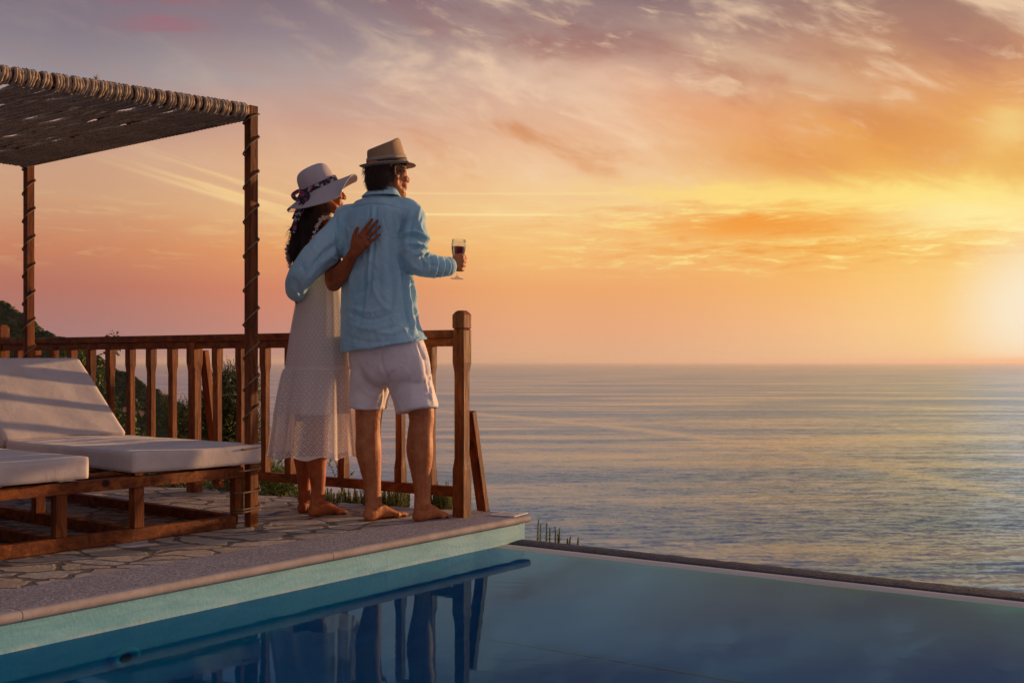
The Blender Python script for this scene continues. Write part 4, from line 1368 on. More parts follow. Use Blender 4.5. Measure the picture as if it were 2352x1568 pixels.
def add_head(mb, c, fr, s=1.0, female=False):
    T = lambda x, y, z: c + fr @ (Vector((x, y, z)) * s)
    k = 0.93 if female else 1.0
    ball(mb, T(0, -0.014, 0.032), 0.077 * s, 0.097 * s, 0.086 * s, fr)
    ball(mb, T(0, 0.030, -0.02), 0.063 * s * k, 0.062 * s, 0.088 * s, fr)
    limb(mb, [(T(-0.056 * k, -0.005, -0.058), 0.017 * s), (T(-0.043 * k, 0.040, -0.088), 0.017 * s), (T(0, 0.072, -0.103), 0.018 * s), (T(0.043 * k, 0.040, -0.088), 0.017 * s), (T(0.056 * k, -0.005, -0.058), 0.017 * s)], seg=14)
    ball(mb, T(0, 0.077, -0.100), 0.020 * s * k, 0.016 * s, 0.017 * s, fr)
    limb(mb, [(T(-0.055 * k, -0.003, -0.05), 0.018 * s), (T(-0.06 * k, -0.004, -0.01), 0.016 * s)], seg=12)
    limb(mb, [(T(0.055 * k, -0.003, -0.05), 0.018 * s), (T(0.06 * k, -0.004, -0.01), 0.016 * s)], seg=12)
    # nose
    limb(mb, [(T(0, 0.086, 0.018), 0.008 * s), (T(0, 0.098, -0.004), 0.0088 * s), (T(0, 0.113 - 0.003 * female, -0.026), 0.0105 * s), (T(0, 0.112, -0.033), 0.0105 * s)], seg=12)
    for e in (-1, 1):
        ball(mb, T(0.0125 * e * k, 0.099, -0.034), 0.0085 * s, 0.011 * s, 0.0075 * s, fr, 12)
        ball(mb, T(0.031 * e, 0.074, 0.004), 0.0150 * s, 0.014 * s, 0.0125 * s, fr, 14)      # lids
        ball(mb, T(0.043 * e * k, 0.060, -0.028), 0.022 * s, 0.022 * s, 0.020 * s, fr, 14)      # cheek bone
        ball(mb, T(0.036 * e * k, 0.052, -0.062), 0.022 * s, 0.026 * s, 0.028 * s, fr, 14)
        ball(mb, T(0.058 * e, 0.040, 0.012), 0.014 * s, 0.03 * s, 0.03 * s, fr, 12)
        # ear: rim, lobe and inner shell
        ex = 0.073 * e
        limb(mb, [(T(ex, 0.006, -0.012), 0.0048 * s), (T(ex + 0.004 * e, 0.010, 0.014), 0.0048 * s), (T(ex + 0.009 * e, -0.002, 0.030), 0.0052 * s), (T(ex + 0.014 * e, -0.018, 0.024), 0.0054 * s),
                  (T(ex + 0.013 * e, -0.022, 0.004), 0.0052 * s), (T(ex + 0.007 * e, -0.010, -0.018), 0.0052 * s), (T(ex + 0.002 * e, 0.002, -0.027), 0.0062 * s)], seg=10)
        ball(mb, T(ex + 0.001 * e, -0.006, 0.004), 0.006 * s, 0.014 * s, 0.024 * s, fr, 12)
    limb(mb, [(T(-0.046, 0.066, 0.026), 0.009 * s), (T(-0.02, 0.084, 0.026), 0.0105 * s), (T(0.02, 0.084, 0.026), 0.0105 * s), (T(0.046, 0.066, 0.026), 0.009 * s)], seg=12)
    lip = 0.0066 if not female else 0.0078
    limb(mb, [(T(-0.023, 0.084, -0.063), lip * 0.7 * s), (T(0, 0.0955, -0.059), lip * s), (T(0.023, 0.084, -0.063), lip * 0.7 * s)], seg=10)
    limb(mb, [(T(-0.019, 0.083, -0.070), lip * 0.8 * s), (T(0, 0.0925, -0.072), lip * 1.1 * s), (T(0.019, 0.083, -0.070), lip * 0.8 * s)], seg=10)
    ball(mb, T(0, 0.078, -0.060), 0.03 * s, 0.012 * s, 0.02 * s, fr, 14)

def add_finger(mb, base, d, dorsal, lens, rads, curls, tip=None):
    p = Vector(base); d = Vector(d).normalized(); dorsal = Vector(dorsal)
    dorsal = (dorsal - d * dorsal.dot(d)).normalized()
    pts = [(p - d * 0.012, rads[0])]
    for L, r, cu in zip(lens, rads, curls):
        ax = d.cross(dorsal).normalized()
        q = Matrix.Rotation(-R(cu), 3, ax)
        d = (q @ d).normalized(); dorsal = (q @ dorsal).normalized()
        pts.append((p, r * 1.04))
        pts.append((p + d * L * 0.5, r * 0.95))
        p = p + d * L
    pts.append((p, rads[-1] * 0.88))
    limb(mb, pts, ref=dorsal, seg=12, k=2)
    return p, d, dorsal

def add_hand(mb, wrist, d, dorsal, thumb_side, curls, s=1.0, thumb=None, spread=(8, 2, -4, -11)):
    """wrist point, direction of the palm, direction the back of the hand faces, direction of the thumb side"""
    d = Vector(d).normalized()
    dorsal = Vector(dorsal); dorsal = (dorsal - d * dorsal.dot(d)).normalized()
    side = d.cross(dorsal).normalized()
    if side.dot(Vector(thumb_side)) < 0: side = -side
    P = lambda a, b, c: Vector(wrist) + d * (a * s) + side * (b * s) + dorsal * (c * s)
    rows = [(-0.02, 0.0, 0.027, 0.020), (0.0, 0.0, 0.028, 0.019), (0.03, 0.002, 0.036, 0.0175), (0.06, 0.002, 0.041, 0.015), (0.088, 0.0, 0.041, 0.012)]
    loft(mb, [(P(a, b, 0), side * (w * s), dorsal * (h * s)) for a, b, w, h in rows], 20, 3)
    ball(mb, P(0.03, 0.022, -0.008), 0.022 * s, 0.022 * s, 0.03 * s, None, 14)
    off = (0.031, 0.0105, -0.0105, -0.030)
    ad = (0.090, 0.094, 0.089, 0.080)
    ln = ((0.043, 0.026, 0.021), (0.047, 0.029, 0.022), (0.043, 0.027, 0.022), (0.034, 0.020, 0.019))
    rd = (0.0090, 0.0092, 0.0087, 0.0078)
    tips = []
    for i in range(4):
        q = Matrix.Rotation(R(spread[i]), 3, dorsal)
        f = q @ d
        if f.dot(side) * spread[i] < 0: f = Matrix.Rotation(-R(spread[i]), 3, dorsal) @ d
        c = curls[i] if isinstance(curls[0], (tuple, list)) else curls
        ball(mb, P(ad[i] - 0.004, off[i], 0.004), 0.0105 * s, 0.0105 * s, 0.0105 * s, None, 12)
        tips.append(add_finger(mb, P(ad[i], off[i], 0), f, dorsal, [x * s for x in ln[i]], [rd[i] * s * m_ for m_ in (1.0, 0.93, 0.85)], c))
    if thumb is None:
        thumb = [P(0.022, 0.026, -0.006), P(0.052, 0.050, -0.010), P(0.080, 0.062, -0.010), P(0.102, 0.066, -0.008)]
    limb(mb, [(thumb[0], 0.015 * s), (thumb[1], 0.0118 * s), (thumb[2], 0.0102 * s), (thumb[3], 0.0085 * s)], ref=dorsal, seg=12, k=3)
    return tips, P

def add_foot(mb, heel, d, medial, ankle, s=1.0):
    """heel: point on the ground at the back of the heel; d: towards the toes"""
    d = Vector(d).normalized()
    side = Vector((-d.y, d.x, 0))
    if side.dot(Vector(medial)) < 0: side = -side
    P = lambda a, b, c: Vector(heel) + d * (a * s) + side * (b * s) + Z3 * (c * s)
    rows = [(0.006, 0.0, 0.030, 0.016, 0.020), (0.018, 0.0, 0.032, 0.027, 0.031), (0.045, 0.0, 0.036, 0.031, 0.036), (0.080, -0.002, 0.044, 0.031, 0.043), (0.115, -0.002, 0.041, 0.034, 0.036),
            (0.150, 0.0, 0.031, 0.040, 0.027), (0.180, 0.002, 0.022, 0.0445, 0.020), (0.200, 0.001, 0.0175, 0.044, 0.0155), (0.212, 0.0, 0.015, 0.040, 0.012)]
    loft(mb, [(P(a, b, z), side * (w * s), Z3 * (h * s)) for a, b, z, w, h in rows], 22, 3)
    ball(mb, P(0.028, 0, 0.026), 0.029 * s, 0.029 * s, 0.026 * s, None, 16)
    ball(mb, P(0.188, 0.034, 0.017), 0.016 * s, 0.016 * s, 0.016 * s, None, 14)
    ball(mb, P(0.165, -0.036, 0.014), 0.014 * s, 0.014 * s, 0.014 * s, None, 12)
    for b, a, L, r in ((0.030, 0.205, 0.040, 0.0125), (0.0095, 0.208, 0.034, 0.0092), (-0.0075, 0.203, 0.030, 0.0086), (-0.022, 0.195, 0.027, 0.0082), (-0.035, 0.184, 0.024, 0.0080)):
        limb(mb, [(P(a - 0.02, b, 0.014), r * s), (P(a + L * 0.45, b * 1.06, 0.0155), r * s * 0.92), (P(a + L, b * 1.08, 0.0105), r * s)], seg=12, k=2)
    # tendons and ankle knuckles
    limb(mb, [(P(0.085, 0.006, 0.080), 0.010 * s), (P(0.14, 0.018, 0.048), 0.008 * s), (P(0.19, 0.028, 0.026), 0.007 * s)], seg=10)
    limb(mb, [(P(0.10, -0.006, 0.066), 0.008 * s), (P(0.16, -0.010, 0.036), 0.0065 * s), (P(0.20, -0.012, 0.022), 0.006 * s)], seg=10)
    A = Vector(ankle)
    ball(mb, A + side * (0.030 * s) + Z3 * 0.004, 0.013 * s, 0.015 * s, 0.014 * s, None, 12)
    ball(mb, A - side * (0.030 * s) - Z3 * 0.004, 0.013 * s, 0.015 * s, 0.014 * s, None, 12)
    limb(mb, [(P(0.022, 0, 0.05), 0.016 * s), (A * 1.0 + Z3 * 0.07 - d * 0.024, 0.013 * s)], seg=12)
    return P

def add_leg(mb, hip, knee, ankle, d, r=(0.088, 0.074, 0.058, 0.061, 0.062, 0.044, 0.036)):
    hip, knee, ankle = Vector(hip), Vector(knee), Vector(ankle)
    b = -Vector(d)
    L = lambda p, q, t: p.lerp(q, t)
    limb(mb, [(hip, r[0]), (L(hip, knee, 0.5), r[1]), (knee, r[2]), (L(knee, ankle, 0.22) + b * 0.010, r[3], r[3] * 1.02), (L(knee, ankle, 0.42) + b * 0.014, r[4], r[4] * 1.04),
              (L(knee, ankle, 0.70) + b * 0.004, r[5], r[5] * 1.08), (L(knee, ankle, 0.92), r[6], r[6] * 1.12), (ankle - Z3 * 0.02, r[6] * 0.98, r[6] * 1.2)], ref=d, seg=22, k=4)

def add_arm(mb, sh, el, wr, r=(0.050, 0.043, 0.038, 0.040, 0.026)):
    sh, el, wr = Vector(sh), Vector(el), Vector(wr)
    limb(mb, [(sh, r[0]), (sh.lerp(el, 0.5), r[1]), (el, r[2]), (el.lerp(wr, 0.3), r[3]), (wr, r[4])], seg=18, k=4)

def fold(me, items, facing=None):
    """press grooves and ridges into a cloth: items (list of pixel points, depth range, radius px, amplitude mm)"""
    v = get_v(me); n = get_n(me)
    px = CX + F * v[:, 0] / v[:, 1]
    py = HY - F * (v[:, 2] - CZ) / v[:, 1]
    face = np.clip(-n[:, 1] * 2.2 + 0.6, 0, 1)
    disp = np.zeros(len(v))
    for pts, rad, amp in items:
        P = catmull(pts, 5) if len(pts) > 2 else np.array(pts, float)
        best = np.full(len(v), 1e9)
        tt = np.zeros(len(v))
        N = len(P) - 1
        for i in range(N):
            a, b = P[i], P[i + 1]
            ab = b - a
            l2 = max(1e-9, ab @ ab)
            t = np.clip(((px - a[0]) * ab[0] + (py - a[1]) * ab[1]) / l2, 0, 1)
            d = np.hypot(px - a[0] - t * ab[0], py - a[1] - t * ab[1])
            m_ = d < best
            best[m_] = d[m_]; tt[m_] = (i + t[m_]) / N
        taper = np.sin(np.pi * np.clip(tt * 0.94 + 0.03, 0, 1)) ** 0.6
        disp += amp * 0.001 * np.exp(-(best / rad) ** 2) * taper
    v += n * (disp * face)[:, None]
    set_v(me, v)

def wrinkle(me, amp, scale, seed=0.0, stretch=(1, 1, 1)):
    v = get_v(me); n = get_n(me)
    out = np.zeros(len(v))
    for i in range(len(v)):
        p = Vector((v[i, 0] * scale * stretch[0] + seed, v[i, 1] * scale * stretch[1], v[i, 2] * scale * stretch[2]))
        out[i] = 0.5 - abs(mnoise.noise(p)) * 2.2 + 0.35 * mnoise.noise(p * 2.3)
    v += n * (out * amp)[:, None]
    set_v(me, v)

def tone_attr(me, vals):
    at = me.attributes.new('tone', 'FLOAT', 'POINT')
    at.data.foreach_set('value', np.asarray(vals, dtype=np.float32))

class Locks:
    """many thin tapering strands in one mesh, each with its own tone"""
    def __init__(s): s.mb = MB(); s.t = []
    def add(s, pts, r, tone, seg=5):
        n0 = len(s.mb.v)
        P = catmull([tuple(p) for p in pts], 3)
        N = len(P)
        prev = Vector((0.3, 0.5, 0.8))
        vs, fs = [], []
        for i in range(N):
            d = Vector(P[min(i + 1, N - 1)] - P[max(i - 1, 0)]).normalized()
            prev = (prev - d * prev.dot(d)).normalized()
            b = d.cross(prev)
            rr = r * (1 - (i / (N - 1)) ** 3 * 0.85)
            for k in range(seg):
                a = 2 * math.pi * k / seg
                vs.append(Vector(P[i]) + (prev * math.cos(a) + b * math.sin(a)) * rr)
        for i in range(N - 1):
            for k in range(seg):
                k2 = (k + 1) % seg
                fs.append((i * seg + k, i * seg + k2, (i + 1) * seg + k2, (i + 1) * seg + k))
        s.mb.add(vs, fs)
        s.t += [tone] * len(vs)
    def build(s, name, m_, parent):
        o = s.mb.build(name, m_, parent, True)
        tone_attr(o.data, s.t)
        return o

def uv_surface(name, grid, mat_, parent, closed_u=True, uvs=(1.0, 1.0), thick=0.0):
    """grid[j][i] of points -> quad surface with UVs, optional thickness"""
    nj, ni = len(grid), len(grid[0])
    vs = [p for row in grid for p in row]
    fs, uv = [], []
    for j in range(nj - 1):
        for i in range(ni if closed_u else ni - 1):
            i2 = (i + 1) % ni
            fs.append((j * ni + i, j * ni + i2, (j + 1) * ni + i2, (j + 1) * ni + i))
            u0, u1 = i / ni * uvs[0], (i + 1) / ni * uvs[0]
            v0, v1 = j / nj * uvs[1], (j + 1) / nj * uvs[1]
            uv += [(u0, v0), (u1, v0), (u1, v1), (u0, v1)]
    me = bpy.data.meshes.new(name)
    me.from_pydata([tuple(p) for p in vs], [], fs)
    l = me.uv_layers.new(name='UVMap')
    l.data.foreach_set('uv', [c for q in uv for c in q])
    o = link(name, me, mat_, parent, True)
    if thick:
        md = o.modifiers.new('thickness', 'SOLIDIFY'); md.thickness = thick; md.offset = 0
    return o

# ------------------------------------------------------------------ the man
def make_man():
    hM, rM = heading(38)
    ft, fr_ = heading(41)
    # ---- body
    mb = MB()
    hc = W(892, 400, 5.50)                         # head centre
    hf = frame(49, 6)
    add_head(mb, hc, hf, 1.0)
    neck0 = W(876, 455, 5.50)
    limb(mb, [(neck0, 0.060), (hc + hf @ Vector((0, -0.022, -0.075)), 0.055), (hc + hf @ Vector((0, -0.02, -0.03)), 0.055)], seg=20)
    limb(mb, [(hc + hf @ Vector((0.052, 0.0, -0.055)), 0.013), (neck0 + rM * 0.03 + hM * 0.045 + Z3 * -0.01, 0.012)], seg=10)
    pel = W(885, 800, 5.50)
    ch = W(866, 560, 5.50)
    def ring(px, py, a, b, Y=5.50): return (W(px, py, Y), rM * a, hM * b)
    loft(mb, [ring(890, 850, 0.10, 0.08), ring(888, 820, 0.165, 0.115), ring(884, 770, 0.165, 0.115), ring(872, 690, 0.145, 0.105), ring(866, 620, 0.140, 0.10), ring(862, 550, 0.150, 0.105), ring(866, 500, 0.145, 0.088), ring(870, 470, 0.12, 0.075), ring(874, 450, 0.06, 0.055)], 28, 3)
    shR, shL = W(946, 502, 5.42), W(805, 512, 5.58)
    elR, elL = W(946, 604, 5.38), W(690, 628, 5.47)
    wrR, wrL = W(1035, 609, 5.53), W(682, 676, 5.64)
    add_arm(mb, shR, elR, wrR, (0.042, 0.040, 0.036, 0.036, 0.026)); add_arm(mb, shL, elL, wrL, (0.045, 0.043, 0.038, 0.038, 0.026))
    # right hand closed round the bowl of the glass, back of the hand to the camera
    gc = W(1053.5, 600, 5.60)                      # glass axis at hand height
    s = 1.0
    d = (W(1062, 602, 5.56) - wrR).normalized()
    dorsal = Vector((0.12, -1.0, 0.05))
    thumb_up = Vector((0.1, 0.1, 1.0))
    side = Vector((0.0, 0.06, 1.0)).normalized()
    P = lambda px, py, Y: W(px, py, Y)
    loft(mb, [(P(1031, 609, 5.525), Z3 * 0.027, Vector((0.3, 0.95, 0)) * 0.024), (P(1040, 606, 5.535), Z3 * 0.033, Vector((0.2, 1, 0)) * 0.022), (P(1050, 604.5, 5.545), Z3 * 0.041, Vector((0.1, 1, 0)) * 0.019), (P(1059, 604, 5.553), Z3 * 0.043, Vector((0.1, 1, 0)) * 0.016)], 20, 3)
    for i, (y0, r0) in enumerate(((588.5, 0.0102), (598.5, 0.0105), (608.5, 0.0100), (618, 0.0092))):
        ox = (0, 1.5, 0.5, -2.5)[i]
        ball(mb, P(1060.5 + ox, y0 + 0.5, 5.548), 0.0125, 0.0125, 0.0120, None, 12)
        limb(mb, [(P(1058 + ox, y0, 5.552), r0), (P(1063.5 + ox, y0 + 0.5, 5.566), r0 * 1.05), (P(1066.0 + ox, y0 + 1, 5.588), r0), (P(1065 + ox, y0 + 1.5, 5.612), r0 * 1.0), (P(1059 + ox, y0 + 1.5, 5.636), r0 * 0.95), (P(1050 + ox, y0 + 1, 5.640), r0 * 0.88), (P(1043 + ox, y0 + 1, 5.632), r0 * 0.8)], seg=12, k=3)
    limb(mb, [(P(1043, 598, 5.548), 0.017), (P(1050, 589, 5.556), 0.0145), (P(1059, 587.5, 5.566), 0.0125), (P(1066.5, 590, 5.578), 0.0115), (P(1068.5, 593.5, 5.592), 0.0105)], seg=12, k=3)
    # left hand round her waist
    add_hand(mb, W(682, 684, 5.66), Vector((0.02, 0.9, -0.38)), Vector((-1, 0, -0.1)), Vector((0, 0.3, 1)), (20, 25, 15), 0.95)
    # legs and feet
    heelL, heelR = D(838, 1197), D(951, 1199)
    dL = (D(929, 1183) - D(838, 1197)); dL.normalize()
    dR = (D(1045, 1184) - D(951, 1199)); dR.normalize()
    anL = heelL + dL * 0.058 + Z3 * 0.088
    anR = heelR + dR * 0.058 + Z3 * 0.088
    medL, medR = fr_, -fr_
    add_foot(mb, heelL, dL, medL, anL, 1.0); add_foot(mb, heelR, dR, medR, anR, 1.0)
    knL = W(847, 950, 5.53); knR = W(968, 948, 5.47)
    add_leg(mb, W(860, 825, 5.56), knL, anL, dL, (0.092, 0.078, 0.066, 0.060, 0.062, 0.046, 0.037))
    add_leg(mb, W(925, 825, 5.45), knR, anR, dR, (0.092, 0.078, 0.064, 0.060, 0.064, 0.047, 0.037))
    me = remesh(mb, 0.0036, 3, 'person')
    body = []
    for x, s1 in ((0, 1), (124, 1)):
        body += [([(846 + x, 945), (843 + x, 985), (843 + x, 1040)], 5, -3.5), ([(830 + x, 975), (827 + x, 1010), (833 + x, 1050)], 9, 3.5), ([(858 + x, 985), (860 + x, 1020), (856 + x, 1060)], 8, 3.0),
                 ([(840 + x * 0.92, 1060), (843 + x * 0.92, 1120), (845 + x * 0.94, 1150)], 4, 3.0), ([(832 + x * 0.94, 1090), (836 + x * 0.94, 1140)], 4, -2.5), ([(858 + x * 0.94, 1085), (858 + x * 0.94, 1135)], 4, -2.5),
                 ([(826 + x, 952), (846 + x, 958), (866 + x, 951)], 3, -2.0), ([(820 + x, 1010), (830 + x, 1052), (836 + x, 1090)], 4, -2.0)]
    body += [([(905, 438), (898, 452)], 3, 2.5), ([(920, 405), (926, 425), (922, 440)], 4, -3)]
    fold(me, body)
    wrinkle(me, 0.0006, 28.0, 1.0)
    man = link('person', me, M['skin_man'])
    tag(man, 'man in straw fedora, blue linen shirt and white shorts raising a wine glass', 'man')
    # eyes
    for e in (-1, 1):
        eb = MB(); ball(eb, hc + hf @ Vector((0.031 * e, 0.0775, 0.0035)), 0.0125, 0.0125, 0.0125, hf, 16)
        ey = eb.build('eye', M['eye_white'], man, True)
        eb = MB(); ball(eb, hc + hf @ Vector((0.031 * e, 0.0865, 0.0035)), 0.0055, 0.0042, 0.0055, hf, 12)
        eb.build('iris', M['eye_iris'], ey, True)
    # ---- shirt
    mb = MB()
    rx, hx = 0.788, 0.616
    def row(py, xl, xr, b, Y=5.50, az=0.0, bz=0.0):
        hw = (xr - xl) / 2 / F * Y
        a = math.sqrt(max(0.0004, hw * hw - (b * hx) ** 2)) / rx
        return (W((xl + xr) / 2, py, Y), rM * a + Z3 * az, hM * b + Z3 * bz)
    loft(mb, [row(794, 779, 984, 0.168, 5.5, 0.024, 0.022), row(785, 780, 979, 0.165, 5.5, 0.018, 0.016), row(755, 780, 968, 0.155), row(705, 781, 957, 0.142), row(650, 783, 949, 0.136), row(600, 785, 940, 0.132), row(555, 785, 938, 0.132),
              row(515, 783, 946, 0.128), row(490, 787, 952, 0.115), row(473, 805, 940, 0.095), row(462, 822, 922, 0.082), row(452, 838, 908, 0.072), row(444, 846, 902, 0.062)], 40, 4, expo=2.15)
    limb(mb, [(W(835, 482, 5.53), 0.055), (W(905, 476, 5.45), 0.055)], seg=18)
    limb(mb, [(W(800, 503, 5.58), 0.072), (W(938, 496, 5.43), 0.072)], seg=20)
    limb(mb, [(W(895, 480, 5.47), 0.060), (W(925, 486, 5.44), 0.070), (W(944, 498, 5.415), 0.074)], seg=20)
    # right sleeve
    limb(mb, [(W(940, 500, 5.42), 0.070), (W(951, 520, 5.40), 0.058), (W(951, 550, 5.385), 0.067), (W(949, 580, 5.375), 0.070), (W(953, 601, 5.38), 0.064), (W(975, 608, 5.405), 0.059), (W(1000, 612, 5.45), 0.055), (W(1022, 612, 5.49), 0.048), (W(1034, 611.5, 5.51), 0.042), (W(1039, 611, 5.52), 0.037)], seg=24, k=4, round_ends=False)
    # left sleeve round her back
    limb(mb, [(W(805, 512, 5.57), 0.080), (W(775, 545, 5.53), 0.083), (W(745, 575, 5.495), 0.080), (W(715, 605, 5.475), 0.074), (W(692, 633, 5.475), 0.064), (W(681, 655, 5.53), 0.056), (W(681, 668, 5.60), 0.048), (W(682, 675, 5.635), 0.042)], seg=24, k=4, round_ends=False)
    # rolled cuff turns
    for t0 in (0,):
        limb(mb, [(W(1026, 612, 5.495), 0.049), (W(1035, 611.5, 5.512), 0.0455)], seg=24, k=2, round_ends=False)
        limb(mb, [(W(680, 664, 5.585), 0.054), (W(681.5, 671, 5.615), 0.050)], seg=24, k=2, round_ends=False)
    me = remesh(mb, 0.0045, 6, 'shirt')
    rr = random.Random(5)
    items = []
    g_ = lambda pts, r, a: items.append((pts, r, a))
    # back: yoke seam, box pleat, long hanging folds
    g_([(787, 484), (830, 472), (880, 470), (935, 484)], 2.2, -3.5)
    g_([(787, 480), (830, 468), (880, 466), (935, 480)], 3.0, 2.0)
    g_([(849, 474), (849, 500), (844, 560), (838, 640), (825, 740)], 3.2, -9)
    g_([(864, 474), (862, 510), (860, 545), (856, 600), (846, 690)], 3.2, -10)
    g_([(857, 476), (855, 520), (850, 600), (836, 700)], 4.5, 6)
    g_([(838, 600), (834, 680), (818, 760)], 7, -8)
    g_([(880, 500), (886, 600), (884, 700)], 10, 6)
    g_([(897, 520), (902, 610), (896, 720)], 7, -7)
    g_([(912, 560), (915, 640), (905, 740)], 7, 6)
    g_([(820, 500), (815, 560), (806, 640), (800, 720)], 10, 5)
    g_([(803, 560), (797, 640), (790, 740)], 6, -6)
    g_([(790, 500), (782, 530), (778, 580)], 3.5, -8)
    g_([(936, 486), (926, 512), (921, 545), (919, 590), (925, 618)], 4.0, -10)
    g_([(772, 500), (776, 560), (786, 620)], 4.0, -12)
    # right flank catching the light
    for x0, x1, a in ((926, 938, -9), (933, 949, 8), (940, 957, -9), (946, 966, 8), (930, 944, 5)):
        g_([(x0, 622), (x0 + 3, 660), (x1 - 4, 720), (x1 + 6, 765)], 3.4, a)
    g_([(925, 625), (945, 660), (958, 700)], 4, 7)
    g_([(960, 700), (966, 740), (980, 765)], 4, -8)
    g_([(940, 690), (955, 715), (950, 750)], 4, 7)
    # lower back drag lines
    g_([(800, 700), (840, 716), (890, 706)], 5, 5)
    g_([(795, 716), (850, 734), (910, 716)], 5, -5)
    g_([(800, 742), (850, 756), (905, 742)], 6, 5)
    g_([(850, 640), (870, 690), (900, 720)], 5, 4)
    g_([(812, 680), (835, 665), (860, 640)], 6, -5)
    g_([(860, 760), (900, 765), (950, 745)], 6, 5)
    g_([(790, 770), (840, 785), (900, 782)], 5, -4)
    g_([(784, 789), (850, 799), (930, 792), (975, 768)], 2.0, 2.5)
    # right sleeve
    for pts, r, a in (([(966, 474), (958, 500), (962, 530)], 4, 7), ([(955, 480), (946, 510), (940, 545)], 4, -7), ([(970, 500), (965, 525), (985, 548)], 4, 8), ([(925, 538), (950, 533), (975, 545), (990, 556)], 4.5, 11),
                      ([(924, 546), (955, 543), (978, 560)], 3.6, -11), ([(935, 560), (965, 562), (985, 572)], 4.0, 8), ([(950, 575), (972, 572), (988, 578)], 3.2, -12), ([(955, 585), (978, 582), (992, 588)], 3.2, 9),
                      ([(930, 590), (950, 612), (975, 625)], 5, 5), ([(966, 590), (974, 610), (968, 630)], 3.4, -8), ([(980, 585), (985, 605), (978, 632)], 3.0, 8), ([(988, 586), (995, 606), (988, 634)], 2.8, -9),
                      ([(1000, 588), (1004, 606), (996, 638)], 2.8, 8), ([(1007, 590), (1012, 608), (1004, 638)], 2.6, -8), ([(1016, 593), (1020, 610), (1012, 637)], 2.6, 7), ([(1024, 596), (1026, 612), (1020, 634)], 2.2, -7),
                      ([(1031, 598), (1034, 612), (1028, 632)], 2.0, 5), ([(940, 520), (932, 560), (935, 590)], 6, 4), ([(960, 545), (985, 600), (1010, 615)], 3.0, -5)):
        g_(pts, r, a)
    # left sleeve
    for pts, r, a in (([(790, 500), (770, 545), (720, 595)], 8, 5), ([(775, 575), (745, 600), (705, 640)], 6, 5), ([(760, 560), (735, 590), (712, 630)], 5, -8), ([(748, 590), (758, 575), (770, 562)], 6, -9),
                      ([(740, 600), (725, 610), (712, 640)], 4, 6), ([(690, 600), (700, 630), (690, 655)], 5, -5), ([(672, 640), (685, 655), (692, 680)], 4, -6), ([(668, 655), (680, 668), (688, 686)], 3, 5),
                      ([(765, 590), (772, 600), (752, 618)], 3.5, 7), ([(720, 560), (700, 590), (680, 620)], 6, -4), ([(735, 545), (712, 575), (690, 600)], 5, 4)):
        g_(pts, r, a)
    for k in range(150):
        x, y = rr.uniform(785, 950), rr.uniform(485, 780)
        an = rr.gauss(1.45, 0.5)
        L = rr.uniform(14, 42)
        g_([(x, y), (x + math.cos(an) * L * 0.5 + rr.uniform(-4, 4), y + math.sin(an) * L * 0.5), (x + math.cos(an) * L, y + math.sin(an) * L)], rr.uniform(1.4, 3.2), rr.choice([-1, 1]) * rr.uniform(0.7, 1.9))
    fold(me, [(p_, r_, a_ * 1.55) for p_, r_, a_ in items])
    wrinkle(me, 0.0030, 13.0, 3.0, (1, 1, 0.7))
    shirt = link('shirt', me, M['linen'], man)
    # collar: folded band standing off the yoke
    nj, ni = 9, 40
    cc0, cc1 = W(876, 452, 5.49), W(883, 431, 5.505)
    grid = []
    prof = [(0.0, 0.108, 0.086), (0.1, 0.105, 0.084), (0.45, 0.090, 0.073), (0.85, 0.074, 0.062), (1.0, 0.070, 0.059), (0.97, 0.066, 0.056), (0.6, 0.066, 0.056), (0.2, 0.066, 0.056)]
    cf, cr_ = heading(44)
    for t, a, b in prof:
        rowp = []
        for i in range(ni):
            an = 2 * math.pi * i / ni
            c = cc0.lerp(cc1, t)
            front = max(0.0, math.sin(an)) ** 2
            p = c + cr_ * (a * math.cos(an)) + cf * (b * math.sin(an) * (1.0 + 0.25 * front)) - Z3 * (front * 0.055 * (1 - 0.1 * t)) + Z3 * (mnoise.noise(Vector((an, t, 0)) * 1.5) * 0.003)
            rowp.append(p)
        grid.append(rowp)
    uv_surface('collar', grid, M['linen'], shirt, True, (1, 1), 0.003)
    # ---- shorts
    mb = MB()
    loft(mb, [row(780, 800, 975, 0.13), row(815, 795, 985, 0.138), row(850, 801, 990, 0.142), row(872, 812, 986, 0.122), row(884, 826, 974, 0.09)], 36, 3)
    def srow(px, py, hw, b, Y, tilt=0.0): return (W(px, py, Y), rM * hw + Z3 * tilt, hM * b)
    loft(mb, [srow(862, 825, 0.088, 0.112, 5.54), srow(857, 858, 0.098, 0.126, 5.545), srow(851, 890, 0.096, 0.112, 5.55), srow(847, 915, 0.090, 0.106, 5.545), srow(845, 932, 0.086, 0.102, 5.54, -0.002), srow(845, 938, 0.085, 0.100, 5.54, -0.004)], 30, 4)
    loft(mb, [srow(928, 825, 0.098, 0.112, 5.47), srow(934, 858, 0.110, 0.128, 5.465), srow(944, 890, 0.108, 0.116, 5.46), srow(953, 918, 0.104, 0.112, 5.455), srow(957, 936, 0.101, 0.108, 5.45, 0.018), srow(957.5, 943, 0.100, 0.106, 5.45, 0.021)], 30, 4)
    me = remesh(mb, 0.0055, 5, 'shorts')
    items = []
